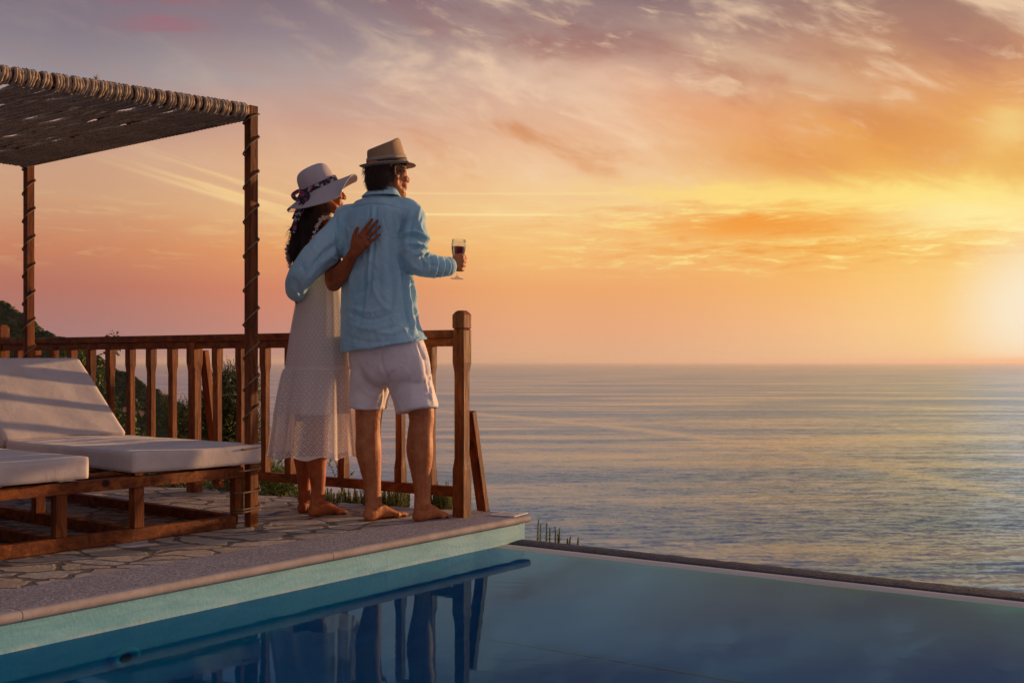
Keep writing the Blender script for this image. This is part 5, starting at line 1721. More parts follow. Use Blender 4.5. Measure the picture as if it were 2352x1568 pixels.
    for pts, r, a in (([(872, 806), (878, 840), (895, 880)], 4, -5), ([(905, 850), (890, 872), (900, 900)], 4, -8), ([(825, 825), (850, 860), (885, 885)], 6, 6), ([(815, 850), (845, 880), (880, 893)], 5, -6), ([(820, 880), (850, 905), (885, 905)], 6, 5),
                      ([(940, 830), (925, 860), (905, 888)], 6, 6), ([(960, 850), (935, 880), (912, 900)], 6, -5), ([(968, 800), (978, 840), (985, 900)], 4, -7), ([(975, 790), (986, 830), (990, 900), (996, 930)], 3, 7), ([(960, 790), (970, 815), (982, 830)], 3, -8),
                      ([(985, 850), (978, 880), (990, 915)], 3, 6), ([(980, 860), (990, 880), (984, 905)], 3, -7), ([(880, 900), (878, 920), (872, 936)], 3, 5), ([(886, 880), (882, 905), (880, 930)], 3, -5), ([(905, 905), (915, 925), (925, 945)], 4, 4),
                      ([(810, 932), (845, 941), (882, 934)], 1.6, 1.5), ([(812, 925), (845, 934), (884, 927)], 1.6, -2.0), ([(912, 941), (957, 949), (1001, 927)], 1.6, 1.5), ([(912, 933), (957, 941), (1001, 919)], 1.6, -2.0)):
        items.append((pts, r, a))
    fold(me, items)
    wrinkle(me, 0.0022, 9.0, 8.0)
    link('shorts', me, M['cotton'], man)
    # ---- hair
    lk = Locks()
    rr = random.Random(11)
    T = lambda x, y, z: hc + hf @ Vector((x, y, z))
    for k in range(5200):
        th = rr.uniform(-2.55, 2.55)               # 0 = back of the head
        zz = rr.uniform(-0.068, 0.055)
        if abs(th) > 1.62 and zz < 0.008: continue
        if abs(th) > 1.15 and zz < -0.01: continue
        if abs(th) > 0.9 and zz < -0.05: continue
        x0 = 0.079 * math.sin(th); y0 = -0.014 - 0.099 * math.cos(th)
        nrm = Vector((math.sin(th), -math.cos(th), 0))
        sh = 1.0 if zz > 0 else 1.0 - (zz / 0.16) ** 2
        p0 = Vector((x0 * sh, y0 * sh, zz))
        L = rr.uniform(0.018, 0.042) * (1.0 if abs(th) < 1.2 else 0.5)
        out_ = rr.uniform(0.001, 0.008) + (rr.random() < 0.04) * rr.uniform(0.006, 0.018)
        curl = rr.uniform(-0.02, 0.02)
        sw = Vector((math.cos(th), math.sin(th), 0)) * curl
        p1 = p0 + nrm * out_ * 0.7 + Vector((0, 0, -L * 0.35)) + sw * 0.4
        p2 = p0 + nrm * out_ * 1.0 + Vector((0, 0, -L * 0.75)) + sw
        p3 = p0 + nrm * out_ * (1.3 if rr.random() < 0.6 else 0.5) + Vector((0, 0, -L)) + sw * 1.7
        lk.add([hc + hf @ q for q in (p0, p1, p2, p3)], rr.uniform(0.0006, 0.0013), rr.random() ** 1.6)
    n0 = len(lk.mb.v); ball(lk.mb, T(0, -0.026, 0.008), 0.078, 0.092, 0.082, hf, 24); lk.t += [0.05] * (len(lk.mb.v) - n0)
    lk.build('hair', M['hair_brown'], man)
    # ---- fedora
    hat = empty('hat', W(889.5, 377, 5.50)); hat.parent = man; hat.matrix_parent_inverse = Matrix.Identity(4)
    h0 = W(889.5, 378, 5.50)
    qf = frame(50, 10)
    ni = 72
    def pt(x, y, z): return h0 + qf @ Vector((x, y, z))
    grid = []
    for j, t in enumerate(np.linspace(0, 1, 13)):
        rowp = []
        for i in range(ni):
            an = 2 * math.pi * i / ni
            ca, sa = math.cos(an), math.sin(an)    # sa>0: front
            a_in, b_in = 0.083, 0.103
            wd = 0.040 + 0.004 * max(0, sa)
            x = (a_in + wd * t) * ca; y = (b_in + wd * t * 0.93) * sa
            z = -0.004 - 0.012 * t
            z += t ** 1.6 * (0.026 * max(0.0, -sa) ** 1.5 + 0.018 * abs(ca) ** 2 * (1 if sa < 0.3 else 0.55))
            z -= t ** 1.3 * 0.010 * max(0.0, sa) ** 2
            rowp.append(pt(x, y, z))
        grid.append(rowp)
    uv_surface('brim', grid, M['straw_brim'], hat, True, (1.0, 0.3), 0.0026)
    grid = []
    rows = [(0.0, 1.0), (0.12, 0.985), (0.3, 0.955), (0.5, 0.925), (0.7, 0.895), (0.84, 0.865), (0.90, 0.82), (0.955, 0.75), (0.985, 0.66), (0.985, 0.52), (0.97, 0.33), (0.96, 0.15), (0.955, 0.01)]
    rows = catmull(rows, 3)
    for t, sc2 in rows:
        rowp = []
        for i in range(ni):
            an = 2 * math.pi * i / ni
            ca, sa = math.cos(an), math.sin(an)
            H = 0.108 + 0.022 * sa + 0.006 * ca
            x = 0.083 * sc2 * ca; y = 0.102 * sc2 * sa - 0.004 * t
            # front pinch
            pin = math.exp(-((sa - 0.75) / 0.4) ** 2) * (t ** 1.5) * 0.16
            x *= (1 - pin)
            z = H * t
            if sc2 < 0.8:                          # teardrop crease in the top
                q = 1 - (sc2 / 0.8) ** 2
                z -= 0.024 * q ** 0.8 * (1.0 if abs(ca * sc2) < 2 else 0)
            rowp.append(pt(x, y, z))
        grid.append(rowp)
    uv_surface('crown', grid, M['straw_tan'], hat, True, (1.0, 0.8), 0.002)
    for nm, z0, z1, off, mt in (('band', 0.000, 0.0200, 0.0032, 'band_brown'), ('braid', 0.0200, 0.0360, 0.0034, 'straw_brim'), ('lower_braid', -0.006, 0.0, 0.0036, 'straw_brim')):
        grid = []
        for z in np.linspace(z0, z1, 5):
            rowp = []
            e = 1.0 + 0.0 * z
            for i in range(ni):
                an = 2 * math.pi * i / ni
                t = max(0, z) / 0.118
                sc2 = np.interp(t, [r_[0] for r_ in rows[:12]], [r_[1] for r_ in rows[:12]])
                bul = off + 0.001 * math.sin(math.pi * (z - z0) / (z1 - z0))
                H = 0.0
                rowp.append(pt((0.083 * sc2 + bul) * math.cos(an), (0.102 * sc2 + bul) * math.sin(an) - 0.0005, z + 0.002))
            grid.append(rowp)
        uv_surface(nm, grid, M[mt], hat, True, (1.0, 0.25), 0.001)
    return man
man = make_man()

# ------------------------------------------------------------------ wine glass
def make_glass():
    top = W(1054.5, 551, 5.61); bot = W(1049.5, 640.5, 5.60)
    ax = (top - bot).normalized()
    ex = Vector((1, 0, 0)); ex = (ex - ax * ex.dot(ax)).normalized(); ey = ax.cross(ex)
    H = (top - bot).length
    root = empty('wine_glass', bot, 'stemmed wine glass half full of red wine in the raised hand of the man', 'wine glass')
    def lathe(name, prof, m_, cap=False):
        mb = MB(); N = 40
        vs = [bot + ax * (z * H) + (ex * math.cos(2 * math.pi * i / N) + ey * math.sin(2 * math.pi * i / N)) * r for r, z in prof for i in range(N)]
        fs = []
        for j in range(len(prof) - 1):
            for i in range(N):
                i2 = (i + 1) % N
                fs.append((j * N + i, j * N + i2, (j + 1) * N + i2, (j + 1) * N + i))
        mb.add(vs, fs)
        return mb.build(name, m_, root, True)
    out_ = [(0.003, 0.36), (0.012, 0.385), (0.0205, 0.45), (0.0262, 0.55), (0.0305, 0.64), (0.0345, 0.74), (0.0366, 0.83), (0.0366, 0.91), (0.0342, 1.0)]
    inn = [(r - 0.0013, z) for r, z in reversed(out_[1:])] + [(0.001, 0.40)]
    lathe('bowl', out_ + [(0.0343, 1.002)] + inn, M['glass'])
    lathe('stem', [(0.0, 0.362), (0.0045, 0.355), (0.0038, 0.3), (0.0036, 0.12), (0.005, 0.08), (0.008, 0.055), (0.013, 0.038), (0.022, 0.022), (0.031, 0.012), (0.0325, 0.006), (0.0325, 0.0), (0.0, 0.0)], M['glass'])
    w = [(0.001, 0.405), (0.0105, 0.42), (0.0188, 0.465), (0.0247, 0.55), (0.0290, 0.64), (0.0330, 0.74), (0.0349, 0.815), (0.0345, 0.817), (0.0, 0.817)]
    lathe('wine', w, M['wine'])
make_glass()

# ------------------------------------------------------------------ the woman
def make_woman():
    hW, rW = heading(36)
    mb = MB()
    hc = W(746, 441, 5.70)
    hf = frame(60, 4)
    add_head(mb, hc, hf, 0.94, True)
    def T(x, y, z): return hc + hf @ (Vector((x, y, z)) * 0.94)
    nb = W(730, 505, 5.72)
    limb(mb, [(nb, 0.050), (T(0, -0.02, -0.08), 0.043), (T(0, -0.015, -0.03), 0.045)], seg=18)
    def ring(px, py, a, b, Y=5.72): return (W(px, py, Y), rW * a, hW * b)
    loft(mb, [ring(732, 845, 0.09, 0.07), ring(732, 800, 0.135, 0.10), ring(732, 750, 0.130, 0.098), ring(734, 680, 0.118, 0.088), ring(732, 620, 0.120, 0.09), ring(726, 560, 0.140, 0.098), ring(724, 525, 0.148, 0.080), ring(727, 508, 0.11, 0.06), ring(730, 495, 0.05, 0.045)], 26, 3)
    shR, shL = W(760, 528, 5.63), W(688, 534, 5.82)
    elR = W(768, 655, 5.50); wrR = W(812, 582, 5.342)
    limb(mb, [(shR, 0.048), (shR.lerp(elR, 0.5), 0.042), (elR, 0.038), (elR.lerp(wrR, 0.3), 0.040), (elR.lerp(wrR, 0.7), 0.030), (wrR, 0.0245)], seg=18, k=4)
    elL = W(690, 650, 5.95); wrL = W(730, 655, 6.05)
    add_arm(mb, shL, elL, wrL, (0.045, 0.038, 0.034, 0.034, 0.023))
    add_hand(mb, wrL, Vector((0.9, 0.2, 0.1)), Vector((0, 1, 0)), Z3, (20, 20, 15), 0.85)
    # right hand spread on his back
    d = (W(851, 532, 5.315) - wrR)
    tips, P = add_hand(mb, wrR, d, Vector((-0.25, -1.0, 0.05)), Vector((-0.8, 0, 0.6)), ((3, 6, 6), (3, 6, 6), (3, 7, 6), (4, 8, 7)), 1.0, None, (3, 0, -4, -9))
    heelR, heelL = D(709, 1187), D(690, 1180)
    dR = D(786, 1179) - D(709, 1187); dR.normalize()
    dL = Vector((0.20, 0.98, 0))
    anR = heelR + dR * 0.052 + Z3 * 0.082; anL = heelL + dL * 0.050 + Z3 * 0.082
    add_foot(mb, heelR, dR, -rW, anR, 0.91); add_foot(mb, heelL, dL, rW, anL, 0.90)
    add_leg(mb, W(750, 810, 5.68), W(733, 965, 5.66), anR, dR, (0.085, 0.07, 0.052, 0.054, 0.054, 0.039, 0.0315))
    add_leg(mb, W(712, 810, 5.78), W(700, 965, 5.76), anL, dL, (0.085, 0.07, 0.052, 0.052, 0.053, 0.038, 0.0315))
    me = remesh(mb, 0.0036, 3, 'person')
    hand = []
    for (x0, y0), (x1, y1) in (((818, 566), (836, 541)), ((822, 569), (841, 547)), ((826, 573), (845, 553)), ((829, 577), (846, 560))):
        hand.append(([(x0, y0), ((x0 + x1) / 2, (y0 + y1) / 2 - 0.5), (x1, y1)], 1.6, 1.6))
    hand += [([(728, 1100), (730, 1140), (722, 1165)], 3, 2.0), ([(716, 1090), (716, 1140)], 4, -2.0)]
    fold(me, hand)
    wrinkle(me, 0.0005, 30.0, 5.0)
    wo = link('person', me, M['skin_woman'])
    tag(wo, 'long-haired woman in white sun hat and lace dress, her hand on his back', 'woman')
    for e in (-1, 1):
        eb = MB(); ball(eb, T(0.031 * e, 0.0775, 0.0035), 0.0118, 0.0118, 0.0118, hf, 16)
        ey = eb.build('eye', M['eye_white'], wo, True)
        eb = MB(); ball(eb, T(0.031 * e, 0.0865, 0.0035), 0.0052, 0.004, 0.0052, hf, 12)
        eb.build('iris', M['eye_iris'], ey, True)
    # nails and ring
    for (p, dd, dn) in tips:
        nb_ = MB()
        side = dd.cross(dn)
        ball(nb_, p - dd * 0.001 + dn * 0.0052, 0.0046, 0.0066, 0.0018, Matrix((side, dd, dn)).transposed(), 10)
        nb_.build('nail', M['nail'], wo, True)
    # ring on the ring finger
    rb = MB()
    f0 = P(0.107, -0.0125, 0)
    dd = (tips[2][0] - f0).normalized(); dn = Vector((0, -1, 0)); dn = (dn - dd * dn.dot(dd)).normalized(); sd = dd.cross(dn)
    pts = [f0 + (dn * math.cos(a) + sd * math.sin(a)) * 0.0092 for a in [2 * math.pi * q / 16 for q in range(17)]]
    for a, b in zip(pts[:-1], pts[1:]): limb(rb, [(a, 0.0013), (b, 0.0013)], seg=6, k=1, round_ends=False)
    rb.build('finger_ring', M['gold'], wo, True)

    # ---- dress
    def surf(rows_, n=180, pleat=0.0, seed=0.0, bottom=None):
        grid = []
        zs = catmull(rows_, 6)
        for (py, xl, xr, b, Y, pl) in zs:
            hw = (xr - xl) / 2 / F * Y
            c = W((xl + xr) / 2, py, Y)
            a = math.sqrt(max(0.001, hw * hw - (b * 0.588) ** 2)) / 0.809
            rowp = []
            for i in range(n):
                an = 2 * math.pi * i / n
                q = Vector((math.cos(an), math.sin(an), 0))
                k = 1 + pl * (0.55 * math.sin(9 * an + seed + 2.0 * mnoise.noise(q * 1.3)) + 0.35 * math.sin(17 * an + 1.3) + 0.5 * mnoise.noise(q * 2.6 + Vector((0, 0, py * 0.004))))
                p = c + rW * (a * math.cos(an) * k) + hW * (b * math.sin(an) * k)
                p.z += pl * 0.10 * math.sin(9 * an + seed + 0.7)
                rowp.append(p)
            grid.append(rowp)
        return grid
    Y0 = 5.72
    upper = [(575, 678, 782, 0.105, Y0, 0), (600, 680, 784, 0.103, Y0, 0.0), (640, 684, 786, 0.102, Y0, 0.01), (665, 683, 790, 0.108, Y0, 0.012), (700, 678, 796, 0.122, Y0, 0.02), (750, 669, 802, 0.142, Y0, 0.02), (800, 661, 806, 0.155, Y0, 0.02), (838, 655, 809, 0.160, Y0, 0.022), (846, 654, 809, 0.162, Y0, 0.012)]
    lower = [(846, 653.5, 810, 0.163, Y0, 0.014), (850, 651, 811, 0.168, Y0, 0.04), (870, 646, 813, 0.176, Y0, 0.06), (920, 637, 816, 0.192, Y0, 0.075), (980, 628, 820, 0.208, Y0, 0.085), (1025, 622, 823, 0.220, Y0, 0.09), (1046, 619.5, 824, 0.224, Y0, 0.092)]
    dress = uv_surface('dress', surf(upper + lower[1:]), M['lace'], wo)
    me2 = dress.data
    fold(me2, [([(684, 652), (720, 662), (770, 655)], 3, -3), ([(690, 690), (700, 760), (690, 835)], 6, 5), ([(715, 680), (730, 760), (722, 840)], 6, -5), ([(745, 700), (752, 780), (750, 842)], 6, 4), ([(672, 770), (668, 810), (662, 845)], 5, -5),
                 ([(775, 720), (780, 790), (790, 840)], 5, 6), ([(784, 850), (792, 920), (798, 1010)], 4, 9), ([(775, 860), (782, 930), (786, 1030)], 4, -9), ([(660, 860), (650, 940), (642, 1030)], 6, 7), ([(680, 860), (676, 940), (670, 1040)], 7, -7), ([(700, 860), (706, 950), (700, 1045)], 7, 6)])
    lin_rows = [(572, 681, 779, 0.101, Y0, 0), (600, 683, 781, 0.100, Y0, 0), (640, 687, 783, 0.099, Y0, 0), (700, 681, 793, 0.118, Y0, 0), (750, 672, 799, 0.137, Y0, 0), (800, 664, 803, 0.150, Y0, 0), (846, 658, 806, 0.157, Y0, 0), (900, 648, 808, 0.170, Y0, 0.01), (948, 640, 810, 0.178, Y0, 0.02)]
    uv_surface('slip', surf(lin_rows), M['slip'], wo)
    # straps edge: fringe of small pompoms down the open back
    pm = MB(); rr = random.Random(4)
    def line_of(pts, n, r):
        limb(pm, [(W(*q), 0.003) for q in pts], seg=6, k=2)
        P_ = catmull(pts, 8)
        for k in range(n):
            q = P_[int(k * (len(P_) - 1) / max(1, n - 1))]
            c = W(q[0], q[1], q[2])
            for e in range(8):
                o_ = Vector((rr.uniform(-1, 1), rr.uniform(-1, 1), rr.uniform(-1, 1))) * r * 0.55
                s_ = r * rr.uniform(0.35, 0.62)
                ball(pm, c + o_, s_, s_, s_, None, 8)
    line_of([(760, 502, 5.60), (748, 500, 5.585), (735, 508, 5.575), (727, 522, 5.57), (722, 540, 5.565), (718, 556, 5.56), (716, 572, 5.56), (713, 592, 5.56)], 12, 0.0125)
    pm.build('pompom_trim', M['pompom'], dress, True)
    pm = MB()
    line_of([(662, 566, 5.70), (659, 580, 5.69), (663, 592, 5.68), (666, 602, 5.67), (667, 616, 5.66), (669, 628, 5.65)], 9, 0.0135)
    pm.build('pompom_trim', M['pompom'], dress, True)
    # ---- hair
    lk = Locks(); rr = random.Random(21)
    for k in range(3400):
        th = rr.uniform(-2.2, 1.95)
        zz = rr.uniform(-0.05, 0.02)
        nrm = Vector((math.sin(th), -math.cos(th), 0))
        p0 = Vector((0.074 * math.sin(th), -0.012 - 0.093 * math.cos(th), zz)) * 0.94
        w0 = hc + hf @ p0
        nw = hf @ nrm
        # strands fall and gather over the back, ends sweep towards the left of the picture
        f = rr.random()
        if th > 1.55 and zz < 0.03: continue
        side_ = rr.random() < 0.7 and th > 1.0
        if side_:
            e = W(rr.uniform(728, 764), rr.uniform(474, 503), 5.60 + rr.uniform(-0.02, 0.03))
            m1 = w0 + nw * 0.022 + Vector((0, 0, -0.06))
            lk.add([w0, m1, m1.lerp(e, 0.55) + nw * 0.008, e], rr.uniform(0.0009, 0.0018), 0.3 + 0.7 * rr.random())
            continue
        ex = 664 + 50 * f + rr.gauss(0, 4)
        ey = 588 + 24 * math.sin(f * 3.1) + rr.gauss(0, 12) + (8 if f > 0.5 else -6)
        e = W(ex, ey, 5.585 + rr.uniform(-0.015, 0.05) + 0.08 * (1 - f) )
        m0 = w0 + nw * rr.uniform(0.010, 0.022) + Vector((0, 0, -0.05))
        mx = W(672 + 70 * (0.15 + 0.75 * f) + rr.gauss(0, 3), 508 + rr.gauss(0, 6), 5.61 + rr.uniform(-0.03, 0.05) + 0.07 * (1 - f))
        m2 = mx.lerp(e, 0.55) + Vector((rr.gauss(0, 0.003), rr.gauss(0, 0.003), 0))
        wavy = rr.uniform(-0.003, 0.003)
        lk.add([w0, m0, m0.lerp(mx, 0.6) + nw * 0.008, mx + Vector((wavy, 0, 0)), m2 - Vector((wavy, 0, 0)), e], rr.uniform(0.0010, 0.0022), (rr.random() ** 1.5) * (0.6 + 0.4 * (th > 0.8)))
    n0 = len(lk.mb.v)
    loft(lk.mb, [(W(740, 430, 5.70), Vector((0.05, -0.03, 0)), Vector((0.03, 0.05, 0))), (W(728, 465, 5.67), Vector((0.062, -0.035, 0)), Vector((0.03, 0.05, 0))), (W(712, 500, 5.66), Vector((0.066, -0.04, 0)), Vector((0.022, 0.036, 0))),
                 (W(700, 540, 5.655), Vector((0.056, -0.035, 0)), Vector((0.016, 0.026, 0))), (W(690, 578, 5.65), Vector((0.036, -0.025, 0)), Vector((0.010, 0.018, 0)))], 20, 4)
    lk.t += [0.04] * (len(lk.mb.v) - n0)
    for k in range(60):                            # loose ends
        a = W(668 + rr.uniform(-3, 10), 520 + rr.uniform(0, 60), 5.62)
        b = a + Vector((rr.uniform(-0.035, -0.005), 0, rr.uniform(-0.05, 0.005)))
        lk.add([a, a.lerp(b, 0.5) + Vector((0, 0, 0.006)), b], 0.0009, 0.3)
    lk.build('hair', M['hair_dark'], wo)
    # ---- sun hat
    h0 = W(735, 433, 5.70)
    hat = empty('hat', h0); hat.parent = wo; hat.matrix_parent_inverse = Matrix.Identity(4)
    q = frame(60, 27, -4)
    def pt(x, y, z): return h0 + q @ Vector((x, y, z))
    ni = 96
    def brim_z(an, t):
        ca, sa = math.cos(an), math.sin(an)        # sa>0 front, ca>0 her right = towards the camera
        z = -0.012 * t
        z -= t ** 1.3 * (0.072 * max(0, ca) ** 1.5 * (1 - min(1.0, 1.3 * max(0, sa))) + 0.045 * max(0, -ca) ** 1.5)
        z += t ** 1.4 * 0.022 * (2 * max(0, ca) * max(0, sa))
        z -= t ** 1.3 * 0.028 * max(0, sa) ** 2
        z -= t ** 1.4 * 0.016 * max(0, -sa) ** 2
        z += t ** 2 * 0.004 * math.sin(3 * an + 1.0) + t ** 2 * 0.002 * math.sin(7 * an)
        return z
    grid = []
    for t in np.linspace(0, 1, 22):
        rowp = []
        for i in range(ni):
            an = 2 * math.pi * i / ni
            ca, sa = math.cos(an), math.sin(an)
            rr_in = (0.088, 0.098)
            wd = 0.100
            rowp.append(pt((rr_in[0] + wd * t) * ca, (rr_in[1] + wd * t) * sa, brim_z(an, t)))
        grid.append(rowp)
    uv_surface('brim', grid, M['straw_white'], hat, True, (1.0, 0.9), 0.0025)
    grid = []
    for t, sc2 in catmull([(0, 1.0), (0.25, 0.985), (0.5, 0.95), (0.72, 0.88), (0.88, 0.74), (0.965, 0.52), (0.995, 0.28), (1.0, 0.02)], 4):
        grid.append([pt(0.087 * sc2 * math.cos(2 * math.pi * i / ni), 0.097 * sc2 * math.sin(2 * math.pi * i / ni), 0.118 * t) for i in range(ni)])
    uv_surface('crown', grid, M['straw_white'], hat, True, (1.0, 0.9), 0.002)
    grid = []
    for z in np.linspace(-0.004, 0.024, 7):
        grid.append([pt((0.0915 - 0.0006 * abs(z - 0.01) * 50) * math.cos(2 * math.pi * i / ni), (0.1015 - 0.0006 * abs(z - 0.01) * 50) * math.sin(2 * math.pi * i / ni), z + 0.003) for i in range(ni)])
    band = uv_surface('ribbon', grid, M['floral'], hat, True, (1, 1), 0.002)
    # bow and hanging tails at the back of the hat
    bc = W(695, 441, 5.575)
    def strip(pts, w0, w1, up):
        P_ = catmull([tuple(p) for p in pts], 6)
        g2 = []
        N = len(P_)
        for i in range(N):
            dd = Vector(P_[min(i + 1, N - 1)] - P_[max(i - 1, 0)]).normalized()
            sd = dd.cross(up).normalized()
            w_ = w0 + (w1 - w0) * i / (N - 1)
            fold_ = 0.35
            row_ = []
            for e in (-1, -0.5, 0, 0.5, 1):
                row_.append(Vector(P_[i]) + sd * (e * w_) + up * (math.cos(e * 3.1 + i * 0.3) * w_ * fold_ * 0.5))
            g2.append(row_)
        return g2
    up = Vector((0.1, -1, 0.1)).normalized()
    loops = [([bc, W(686, 439, 5.56), W(673, 449, 5.56), W(684, 458, 5.565), bc], 0.010, 0.011), ([bc, W(702, 438, 5.56), W(708, 449, 5.56), W(702, 460, 5.565), bc], 0.008, 0.009),
             ([bc, W(694, 465, 5.57), W(684, 486, 5.59), W(677, 505, 5.59)], 0.010, 0.016), ([bc, W(702, 462, 5.565), W(694, 482, 5.575), W(682, 500, 5.58), W(674, 522, 5.585), W(669, 532, 5.59)], 0.009, 0.013), ([bc, W(697, 470, 5.56), W(687, 495, 5.575), W(678, 515, 5.58), W(676, 536, 5.585)], 0.006, 0.009)]
    for pts, w0, w1 in loops:
        uv_surface('bow', strip(pts, w0, w1, up), M['floral'], band, False, (1, 1), 0.0012)
    kb = MB(); ball(kb, bc, 0.011, 0.009, 0.013, None, 12); kb.build('knot', M['floral'], band, True)
    return wo
woman = make_woman()
# ------------------------------------------------------------------ vegetation
class Leaves:
    def __init__(s): s.v, s.f, s.t = [], [], []
    def quad(s, c, d, sd, L, w, tone, bend=0.0):
        """pointed leaf of four corners from c along d"""
        n = len(s.v)
        m_ = c + d * (L * 0.45)
        s.v += [c, m_ + sd * w, c + d * L - Z3 * bend, m_ - sd * w]
        s.f.append((n, n + 1, n + 2, n + 3))
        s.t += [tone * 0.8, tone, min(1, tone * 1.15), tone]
    def build(s, name, m_, parent=None):
        me = bpy.data.meshes.new(name)
        me.from_pydata([tuple(p) for p in s.v], [], s.f)
        o = link(name, me, m_, parent, False)
        tone_attr(me, s.t)
        return o
def rand_dir(rr):
    while True:
        v = Vector((rr.uniform(-1, 1), rr.uniform(-1, 1), rr.uniform(-1, 1)))
        if 0.05 < v.length < 1: return v.normalized()
def sprig(lv, st, base, tip, rr, leaf=0.022, n=26, w=0.0022, tone=0.5, spread=0.9, stem=0.0016):
    d = (tip - base); L = d.length; d = d.normalized()
    a = d.cross(Vector((0.3, 0.2, 0.9))).normalized(); b = d.cross(a)
    mid = base.lerp(tip, 0.5) + a * rr.uniform(-0.06, 0.06) * L
    if st is not None: limb(st, [(base, stem), (mid, stem * 0.8), (tip, stem * 0.4)], seg=4, k=1, round_ends=False)
    for k in range(n):
        t = (k + rr.random()) / n
        c = base * (1 - t) ** 2 + mid * 2 * t * (1 - t) + tip * t * t
        an = rr.uniform(0, 6.283)
        o_ = (a * math.cos(an) + b * math.sin(an))
        ld = (d * (1.0 - spread * 0.3 + t * 0.5) + o_ * spread).normalized()
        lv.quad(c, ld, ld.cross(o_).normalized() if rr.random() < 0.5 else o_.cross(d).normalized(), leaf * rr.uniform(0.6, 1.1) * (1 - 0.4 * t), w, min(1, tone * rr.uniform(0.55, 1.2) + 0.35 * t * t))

def bush(name, c, rx, ry, rz, n, label, cat, seed, leaf=0.02, ln=0.14, matn='leaf_dark', dens=20, trunk=True, group=None):
    rr = random.Random(seed)
    root = empty(name, (c.x, c.y, c.z - rz), label, cat, group)
    lv, st = Leaves(), MB()
    # lumps give the outline
    lumps = []
    for k in range(9):
        q = rand_dir(rr)
        lumps.append((c + Vector((q.x * rx * 0.55, q.y * ry * 0.55, q.z * rz * 0.6)), rr.uniform(0.4, 0.62)))
    for k in range(n):
        lc, s_ = rr.choice(lumps)
        q = rand_dir(rr)
        q.z = q.z * 0.9 + 0.15
        rad = rr.uniform(0.55, 1.0) ** 0.6
        p = lc + Vector((q.x * rx * s_, q.y * ry * s_, q.z * rz * s_)) * rad
        d = (q + Vector((rr.uniform(-.5, .5), rr.uniform(-.5, .5), rr.uniform(0.1, 0.9)))).normalized()
        L = ln * rr.uniform(0.5, 1.25)
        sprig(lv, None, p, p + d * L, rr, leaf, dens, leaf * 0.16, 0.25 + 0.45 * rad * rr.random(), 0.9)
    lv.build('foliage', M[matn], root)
    if trunk:
        for k in range(10):
            lc, s_ = rr.choice(lumps)
            b = Vector((c.x + rr.uniform(-.03, .03), c.y + rr.uniform(-.03, .03), c.z - rz * 1.15))
            limb(st, [(b, 0.014), (b.lerp(lc, 0.5) + rand_dir(rr) * 0.04, 0.009), (lc, 0.004)], seg=6, k=2)
        st.build('stems', M['twig'], root, True)
    return root

def at(px, py, Y): return W(px, py, Y)
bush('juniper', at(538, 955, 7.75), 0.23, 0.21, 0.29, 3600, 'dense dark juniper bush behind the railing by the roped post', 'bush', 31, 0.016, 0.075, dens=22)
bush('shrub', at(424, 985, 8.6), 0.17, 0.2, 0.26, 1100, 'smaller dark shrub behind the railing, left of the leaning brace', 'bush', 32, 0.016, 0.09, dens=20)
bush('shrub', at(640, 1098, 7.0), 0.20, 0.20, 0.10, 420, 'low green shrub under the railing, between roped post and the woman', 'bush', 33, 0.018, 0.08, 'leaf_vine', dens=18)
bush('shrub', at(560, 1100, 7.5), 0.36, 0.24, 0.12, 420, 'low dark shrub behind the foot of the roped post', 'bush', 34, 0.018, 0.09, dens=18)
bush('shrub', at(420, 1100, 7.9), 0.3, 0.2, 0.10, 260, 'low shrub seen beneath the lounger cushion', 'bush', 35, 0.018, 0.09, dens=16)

def rosemary(name, pts, label, seed, hmin, hmax, group=None):
    rr = random.Random(seed)
    lv, st = Leaves(), MB()
    base0 = pts[0]
    root = empty(name, base0, label, 'plant', group)
    for p in pts:
        h = rr.uniform(hmin, hmax)
        tip = p + Vector((rr.uniform(-.18, .18) * h, rr.uniform(-.15, .15) * h, h))
        sprig(lv, st, p, tip, rr, 0.018, int(34 + h * 260), 0.0026, 0.45 + rr.random() * 0.4, 0.8, 0.0016)
    lv.build('foliage', M['leaf_rosemary'], root)
    st.build('stems', M['twig'], root, True)
rr = random.Random(99)
def strip_pts(x0, x1, yb, n, Y0, Y1):
    return [at(rr.uniform(x0, x1), yb + rr.uniform(-2, 14), rr.uniform(Y0, Y1)) for _ in range(n)]
rosemary('rosemary', strip_pts(832, 938, 1172, 170, 6.02, 6.28), 'rosemary clump between the bare feet of the man, behind the rail', 1, 0.06, 0.17)
rosemary('rosemary', strip_pts(985, 1036, 1172, 100, 5.95, 6.15), 'rosemary clump between the far foot of the man and the corner post', 2, 0.05, 0.16)
rosemary('rosemary', strip_pts(745, 832, 1160, 110, 6.15, 6.4), 'low rosemary between the woman and the man at the terrace rim', 3, 0.03, 0.10)
spr = [(1237, 1195, 1248), (1241, 1205, 1248), (1256, 1203, 1248), (1263, 1215, 1248), (1275, 1212, 1250), (1285, 1214, 1250), (1281, 1228, 1250), (1303, 1238, 1252), (1310, 1236, 1252), (1328, 1236, 1254)]
def pool_rosemary():
    lv, st = Leaves(), MB(); r2 = random.Random(8)
    Yd = 5.9
    root = empty('rosemary', at(1260, 1262, Yd), 'few upright rosemary sprigs poking up beyond the pool corner', 'plant')
    for x, y0, y1 in spr:
        b = at(x + r2.uniform(-3, 3), y1 + 14, Yd)
        sprig(lv, st, b, at(x, y0 - 1, Yd), r2, 0.017, 120, 0.0030, 0.75, 0.8, 0.0014)
    lv.build('foliage', M['leaf_rosemary'], root); st.build('stems', M['twig'], root, True)
pool_rosemary()

